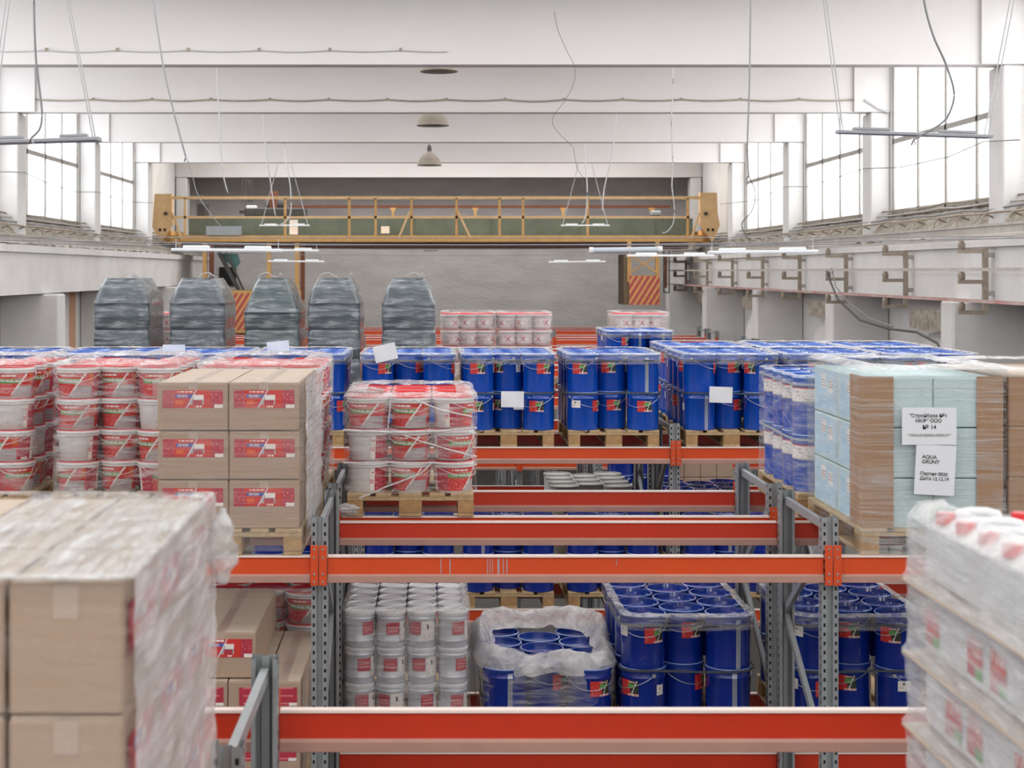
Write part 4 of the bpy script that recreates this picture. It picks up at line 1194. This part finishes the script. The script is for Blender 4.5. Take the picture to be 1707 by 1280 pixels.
q=MB(); q.bar((cx_(1106),CY-.05,cz_(487)),(cx_(1115),CY-.05,cz_(488)),.03,.03); part('hanging_bracket',q,dark_metal)
# left hanging cab
for px,m,yb in ((341,yellow,470),(352,brown,466),(448,yellow,545),(495,yellow,545),(504,brown,500)):
    q=MB(); q.box(cx_(px)-.055,cx_(px)+.055,CY+.02,CY+.12,cz_(yb),cz_(405)); part('cab_post',q,m)
q=MB(); q.box(cx_(372),cx_(502),CY-.02,CY+1.1,cz_(555),cz_(484)); part('cab_box',q,yellow)
striped(cx_(374),cx_(500),cz_(550),cz_(489),CY-.026,'hazard_panel')
q=MB(); q.bar((cx_(362),CY+.3,cz_(420)),(cx_(396),CY+.3,cz_(484)),.1,.1); part('cab_ladder',q,dark_metal)
q=MB(); q.bar((cx_(374),CY+.3,cz_(420)),(cx_(404),CY+.3,cz_(484)),.05,.05); part('cab_ladder',q,dark_metal)
q=MB(); q.prism([(cx_(360),cz_(422)),(cx_(392),cz_(422)),(cx_(397),cz_(437)),(cx_(388),cz_(448)),(cx_(368),cz_(432))],CY+.5,CY+.55); part('teal_panel',q,teal)
q=MB(); q.box(XL+1.5,XL+1.5+.45,YE-.05,YE-.01,cz_(480)-.0,cz_(445)); q2=MB(); q2.box((363-718)/57.5,(391-718)/57.5,YE-.05,YE-.01,CZ-.42,CZ+.12)
o=put('window_30',q2.mesh('dark_opening',hole_m)); o['kind']='structure'
# grey pilasters on the unlit end bay
for i,(px0,px1) in enumerate(((290,322),(1130,1160))):
    tn+=1; q=MB(); q.box((px0-718)/58,(px1-718)/58,YE-.3,YE,0,CZ+2.7); struct(f'trim_{tn}',q,back_plaster)

# ================================================================= LAMPS, FIXTURES, CORDS
def dome(x,y,z,d,label,hang=1.,neck=True):
    t=thing('dome_lamp',label,'ceiling lamp',(x,y,z))
    q=MB(); r=d/2
    q.lathe([(r*1.02,0),(r*1.02,.015),(r*.95,.03),(r*.86,.10*d/.5+.02),(r*.66,.19*d/.5),(r*.4,.25*d/.5),(r*.2,.275*d/.5),(r*.17,.3*d/.5)],28,cap0=False)
    put('shade',q.mesh('shade',lamp_m,40),t)
    if neck:
        q=MB(); q.lathe([(.05,.29*d/.5),(.055,.33*d/.5),(.04,.40*d/.5),(.02,.42*d/.5)],14); put('neck',q.mesh('neck',dark_metal,40),t)
        q=MB(); q.tube([(0,0,.42*d/.5),(0,0,.42*d/.5+hang)],.008,6); put('stem',q.mesh('stem',cord_d),t)
    q=MB(); q.lathe([(.05,.06),(.065,.12),(.03,.2)],12); put('bulb',q.mesh('bulb',lamp_w,40),t)
dome(.12,23,CZ+2.94,.55,'grey dome lamp mostly hidden behind the first ceiling beam',.6)
dome(.04,29.2,CZ+2.72,.6,'grey dome lamp below the second ceiling beam, its top hidden',.6)
dome(-.03,35,CZ+2.37,.55,'grey dome lamp with dark neck, above the crane',1.1)
dome(.0,43.4,CZ+.55,.42,'small dome lamp beneath the crane girder',.5,True)

def fixture(xc,y,z,L,label,tilt=0.,hang=.14,spread=0.,style='batten',top=None,w=.16,chain=False):
    t=thing('tube_light',label,'light fixture',(xc,y,z)); t.rotation_euler=(0,tilt,0)
    if style=='tube':
        q=MB(); q.tube([(-L/2,0,0),(L/2,0,0)],.05,14); put('tube',q.mesh('tube',mat('frosted_tube','c9d3dc',.3),50),t)
        for s in (-1,1):
            q=MB(); q.tube([(s*L/2-s*.06,0,0),(s*L/2+s*.01,0,0)],.058,14); put('end_cap',q.mesh('end_cap',lamp_w,50),t)
    else:
        q=MB(); q.prism([(-w/2,.0),(w/2,.0),(w/2,.02),(w/2-.03,.03),(-w/2+.03,.03),(-w/2,.02)],-L/2,L/2,axis='x'); put('tray',q.mesh('tray',lamp_w if not chain else fix_grey),t)
        for s in (-1,1):
            q=MB(); q.box(s*L*.28-L*.12,s*L*.28+L*.12,-.04,.04,.03,.06,bev=.008); put('driver_box',q.mesh('driver_box',lamp_w if not chain else fix_grey),t)
    for s in (-1,1):
        for dy in ((-.05,.05) if spread else (0,)):
            q=MB(); q.tube([(s*(L/2-.04),dy,.02),(s*(L/2-.04)-s*spread,dy,hang)],.0045 if not chain else .006,5); put('hanger',q.mesh('hanger',cord_w),t)
# hung high on long wires, beyond the last ceiling beam
fixture((474-718)/67.3,38.7,CZ+1.12,1.24,'white batten light on long splayed wires in front of the crane, left one',0,1.55,.42)
fixture((976-718)/67.3,38.7,CZ+1.12,1.2,'white batten light on long splayed wires in front of the crane, right one',0,1.55,.40)
ropes=[(16.6,.36,(-6.8,7.6)),(26.5,.45,(-6.8,7.4)),(34.,.42,(-6.6,7.1))]
for i,(y,z,(a,b)) in enumerate(ropes):
    q=MB(); q.tube([(a+(b-a)*k/24,y,CZ+z+.02-.10*math.sin(math.pi*k/24)) for k in range(25)],.006,5); tag(put('catenary_wire',q.mesh('wire',cord_g,60)),f'thin steel wire strung from wall to wall, {ORD[i]} from the camera','wire')
fixture((380-718)/156.,16.6,CZ+.21,1.17,'white batten light under the wire, longest above dark bundles',R(.5),.13)
fixture((477-718)/96.,26.5,CZ+.34,1.22,'white batten light overlapping behind the longest one',R(.5),.1)
fixture((494-718)/76.5,34,CZ+.20,1.22,'small white batten light above the teal bundle',R(.5),.16)
fixture((962-718)/76.5,34,CZ+.19,1.24,'small white batten light hanging in front of the back wall',R(-.5),.16)
fixture((1036-718)/96.,26.5,CZ+.36,1.22,'frosted tube light right of centre',R(-.8),.05,style='tube')
fixture((1115-718)/110.,23.5,CZ+.22,1.3,'white batten light just in front of the striped cab',0,.16)
fixture((1270-718)/150.,17.3,CZ+.20,1.2,'long white batten light crossing the conductor rails',R(-.6),.16)
q=MB(); q.tube([(-6.6+14*k/24,23.5,CZ+.41-.02*math.sin(math.pi*k/24)) for k in range(25)],.006,5); tag(put('catenary_wire',q.mesh('wire',cord_g,60)),'thin steel wire carrying the light by the striped cab','wire')
q=MB(); q.tube([(-6.6+14*k/24,17.3,CZ+.39-.02*math.sin(math.pi*k/24)) for k in range(25)],.005,5); tag(put('catenary_wire',q.mesh('wire',cord_g,60)),'thin steel wire carrying the long light by the conductor rails','wire')
# near chained fixtures high left and right
fixture((70-718)/208.,12.5,CZ+1.03,.9*1.0+.02,'grey chained batten light high by the left windows',R(-1.8),2.2,.35,chain=True,w=.2)
fixture((1523-718)/185.,14.05,CZ+1.22,1.38,'grey chained batten light high by the right windows',R(1.8),2.2,-.35,chain=True,w=.16)

def cord(label,pts,d,r,m,plug=True):
    s=2600/d
    P=[((x-718)/s,d,CZ+(452-y)/s) for x,y in pts]
    # smooth through the points (Catmull-Rom)
    out=[]
    for i in range(len(P)-1):
        p0=Vector(P[max(i-1,0)]);p1=Vector(P[i]);p2=Vector(P[i+1]);p3=Vector(P[min(i+2,len(P)-1)])
        for k in range(6):
            t=k/6; out.append(.5*((2*p1)+(p2-p0)*t+(2*p0-5*p1+4*p2-p3)*t*t+(3*p1-p0-3*p2+p3)*t**3))
    out.append(Vector(P[-1]))
    t=thing('hanging_cord',label,'cord',tuple(P[0])); o0=Vector(P[0])
    r*=.8; q=MB(); q.tube([p-o0 for p in out],r,6); put('cord',q.mesh('cord',m,60),t)
    if plug:
        e=out[-1]-o0; q=MB()
        q.tube([e,e+Vector((-.02,0,-.05))],r*.7,5); put('wire_end',q.mesh('wire_end',cord_d),t)
        q=MB(); q.tube([e,e+Vector((.02,0,-.045))],r*.7,5); put('wire_end',q.mesh('wire_end',cord_w),t)
cord('thick grey cord hanging beside the left windows, end curled',[(57,-30),(57,30),(60,100),(66,150),(70,190),(66,215),(52,230)],12.,.011,cord_g)
cord('long grey cord crossing all ceiling beams on the left',[(250,-30),(255,0),(264,60),(272,110),(283,160),(297,215),(310,262)],18.5,.014,cord_g)
cord('thin wire continuing from the long grey cord to the crane',[(312,264),(320,290),(330,325),(352,358),(375,385)],18.6,.007,cord_g,False)
cord('pale cord hanging behind the first ceiling beam, left',[(361,100),(362,140),(366,200),(368,250),(372,290),(378,316)],23,.013,cord_w)
cord('pale cord with plug above the left splayed light',[(437,180),(441,225),(446,270),(452,310),(458,355)],29,.016,cord_w)
cord('pale cord feeding the left splayed light',[(475,230),(476,265),(484,310),(485,350),(478,368),(462,377)],36,.018,cord_w,False)
cord('grey cord hanging in front of the small right window',[(1252,-30),(1251,30),(1249,150),(1246,240),(1248,292)],17,.012,cord_g)
cord('thin black wire curling below the grey cord by the window',[(1248,294),(1259,320),(1254,350),(1237,372),(1242,390),(1252,405)],17.2,.007,cord_d,False)
cord('thick grey cord curving before the large right window',[(1538,-30),(1542,10),(1556,60),(1576,105),(1590,150),(1586,180),(1570,205),(1523,233)],13.5,.012,cord_g)
cord('pale cord hanging behind the first ceiling beam, right',[(1122,100),(1122,150),(1119,200),(1121,260),(1120,313)],23,.012,cord_w)
cord('thin wire looping back below the right pale cord',[(1120,315),(1124,345),(1122,372),(1112,386),(1104,388)],23.2,.009,cord_w,False)
cord('pale slanting cord above the right splayed light',[(1029,180),(1025,220),(1018,270),(1008,310),(1004,350)],29,.016,cord_w)
cord('pale cord feeding the right splayed light',[(974,230),(976,270),(979,320),(976,360),(970,372)],36,.018,cord_w,False)
cord('fine wavy wire dangling in front of the ceiling beams',[(924,20),(930,50),(945,85),(958,112),(956,140),(940,170),(922,195),(926,215),(955,245)],19.5,.004,cord_d,False)
cord('fine thin wire end above the right splayed light',[(956,246),(962,280),(971,295),(970,308)],19.5,.004,cord_d,False)
def beam_cable(label,xs,px,d,sag,zpy,r,m):
    s=2600/d; pts=[]
    n=(px[1]-px[0])/sag
    for i in range(int(n*6)+1):
        x=px[0]+sag*i/6; ph=(i/6)%1
        pts.append(((x-718)/s,d-.02,CZ+(452-(zpy+(2.2+2.5*abs(noise.noise(Vector((int(i/6)*1.7,d,0)))))*math.sin(math.pi*ph)))/s+.0))
    t=thing('beam_cable',label,'cable',(0,0,0)); q=MB(); q.tube(pts,r,5); put('cable',q.mesh('cable',m,60),t)
    for i in range(int(n)+1):
        x=(px[0]+sag*i-718)/s; q=MB(); q.box(x-.02,x+.02,d-.025,d-.0,CZ+(452-zpy)/s-.01,CZ+(452-zpy)/s+.03); put('clip',q.mesh('clip',mud),t)
beam_cable('sagging cable clipped along the face of the second ceiling beam',None,(58,1440),26,98,166,.012,mud)
beam_cable('thin cable along the face of the nearest ceiling beam',None,(-40,755),20,118,84,.006,cord_w)
q=MB(); q.tube([((a-718)/100.,25.93,CZ+(452-b)/100.) for a,b in ((1440,168),(1452,175),(1462,182),(1480,188))],.02,6); tag(put('wire_bundle',q.mesh('wire_bundle',cord_w,60)),'pale wire bundle running from the second beam onto its column','cable')
# droopy telephone wires across window fronts
for i,(lab,pts,d) in enumerate((('thin wire sagging across the left windows and columns',[(-20,286),(40,287),(85,308),(130,320),(165,320),(205,336),(255,338)],27.,),('thin wire sagging across the right windows and columns',[(1200,340),(1260,334),(1310,311),(1350,311),(1440,281),(1500,279),(1580,262),(1640,236),(1700,233)],26.))):
    P=[]
    for x,y in pts:
        X=(-6.8 if i==0 else 7.25); s=(x-718)/X; P.append((X,2600/s,CZ+(452-y)/s))
    q=MB(); q.tube(P,.008,5); tag(put('sagging_wire',q.mesh('sagging_wire',cord_g,60)),lab,'wire')

# ================================================================= LIGHT
w=bpy.data.worlds.new('sky'); S.world=w; w.use_nodes=True
bg=w.node_tree.nodes['Background']; bg.inputs[0].default_value=(.93,.97,1,1); bg.inputs[1].default_value=1.5
def area(name,loc,rot,sx,sy,power,color=(1,1,1)):
    l=bpy.data.lights.new(name,'AREA'); l.shape='RECTANGLE'; l.size=sx; l.size_y=sy; l.energy=power; l.color=color
    o=bpy.data.objects.new(name,l); COL.objects.link(o); o.location=loc; o.rotation_euler=rot; return o
for i in range(len(COLS_Y)-2):
    yc=(COLS_Y[i]+.6+COLS_Y[i+1]-.1)/2
    area('daylight_right',(XR+.5,yc,(SILL+HEAD)/2+.1),(0,R(90),0),2.6,5.3,120,(1,.99,.97))
    area('daylight_left',(XL-.5,yc,(SILL+HEAD)/2+.1),(0,R(-90),0),2.6,5.3,110,(.96,.98,1))
# unseen fill lamps, added under the closed ceiling and behind the viewer
for y,p in ((-8,330),(-1,340),(5,190),(11,210),(17,360),(23,250),(29,230),(35,250),(41.2,500)):
    area('roof_fill',(.2,y,CEIL-.06),(0,0,0),13,4.4 if y<17 else 3.6,p,(1,.99,.98))
area('rear_fill',(0,YB+.1,CZ+1.6),(R(84),0,0),13,3.6,400,(1,.99,.98))  # added frontal fill; the wall behind it has no glazing

# ================================================================= CAMERA
cam=bpy.data.cameras.new('camera'); co=bpy.data.objects.new('camera',cam); COL.objects.link(co)
co.location=(0,0,CZ); co.rotation_euler=(R(90),0,0)
cam.sensor_width=36; cam.lens=2600/1707*36; cam.shift_x=135.5/1707; cam.shift_y=-188/1707
cam.clip_end=200
cam.dof.use_dof=True; cam.dof.focus_distance=12.5; cam.dof.aperture_fstop=4.5
S.camera=co
S.view_settings.view_transform='Standard'; S.view_settings.look='None'; S.view_settings.exposure=.12; S.view_settings.gamma=1.0
S.cycles.use_denoising=True; S.cycles.use_adaptive_sampling=True; S.cycles.adaptive_threshold=.05; S.cycles.max_bounces=5; S.cycles.diffuse_bounces=3; S.cycles.glossy_bounces=3; S.cycles.transmission_bounces=4
S.cycles.transparent_max_bounces=11; S.cycles.caustics_reflective=False; S.cycles.caustics_refractive=False; S.cycles.sample_clamp_indirect=6
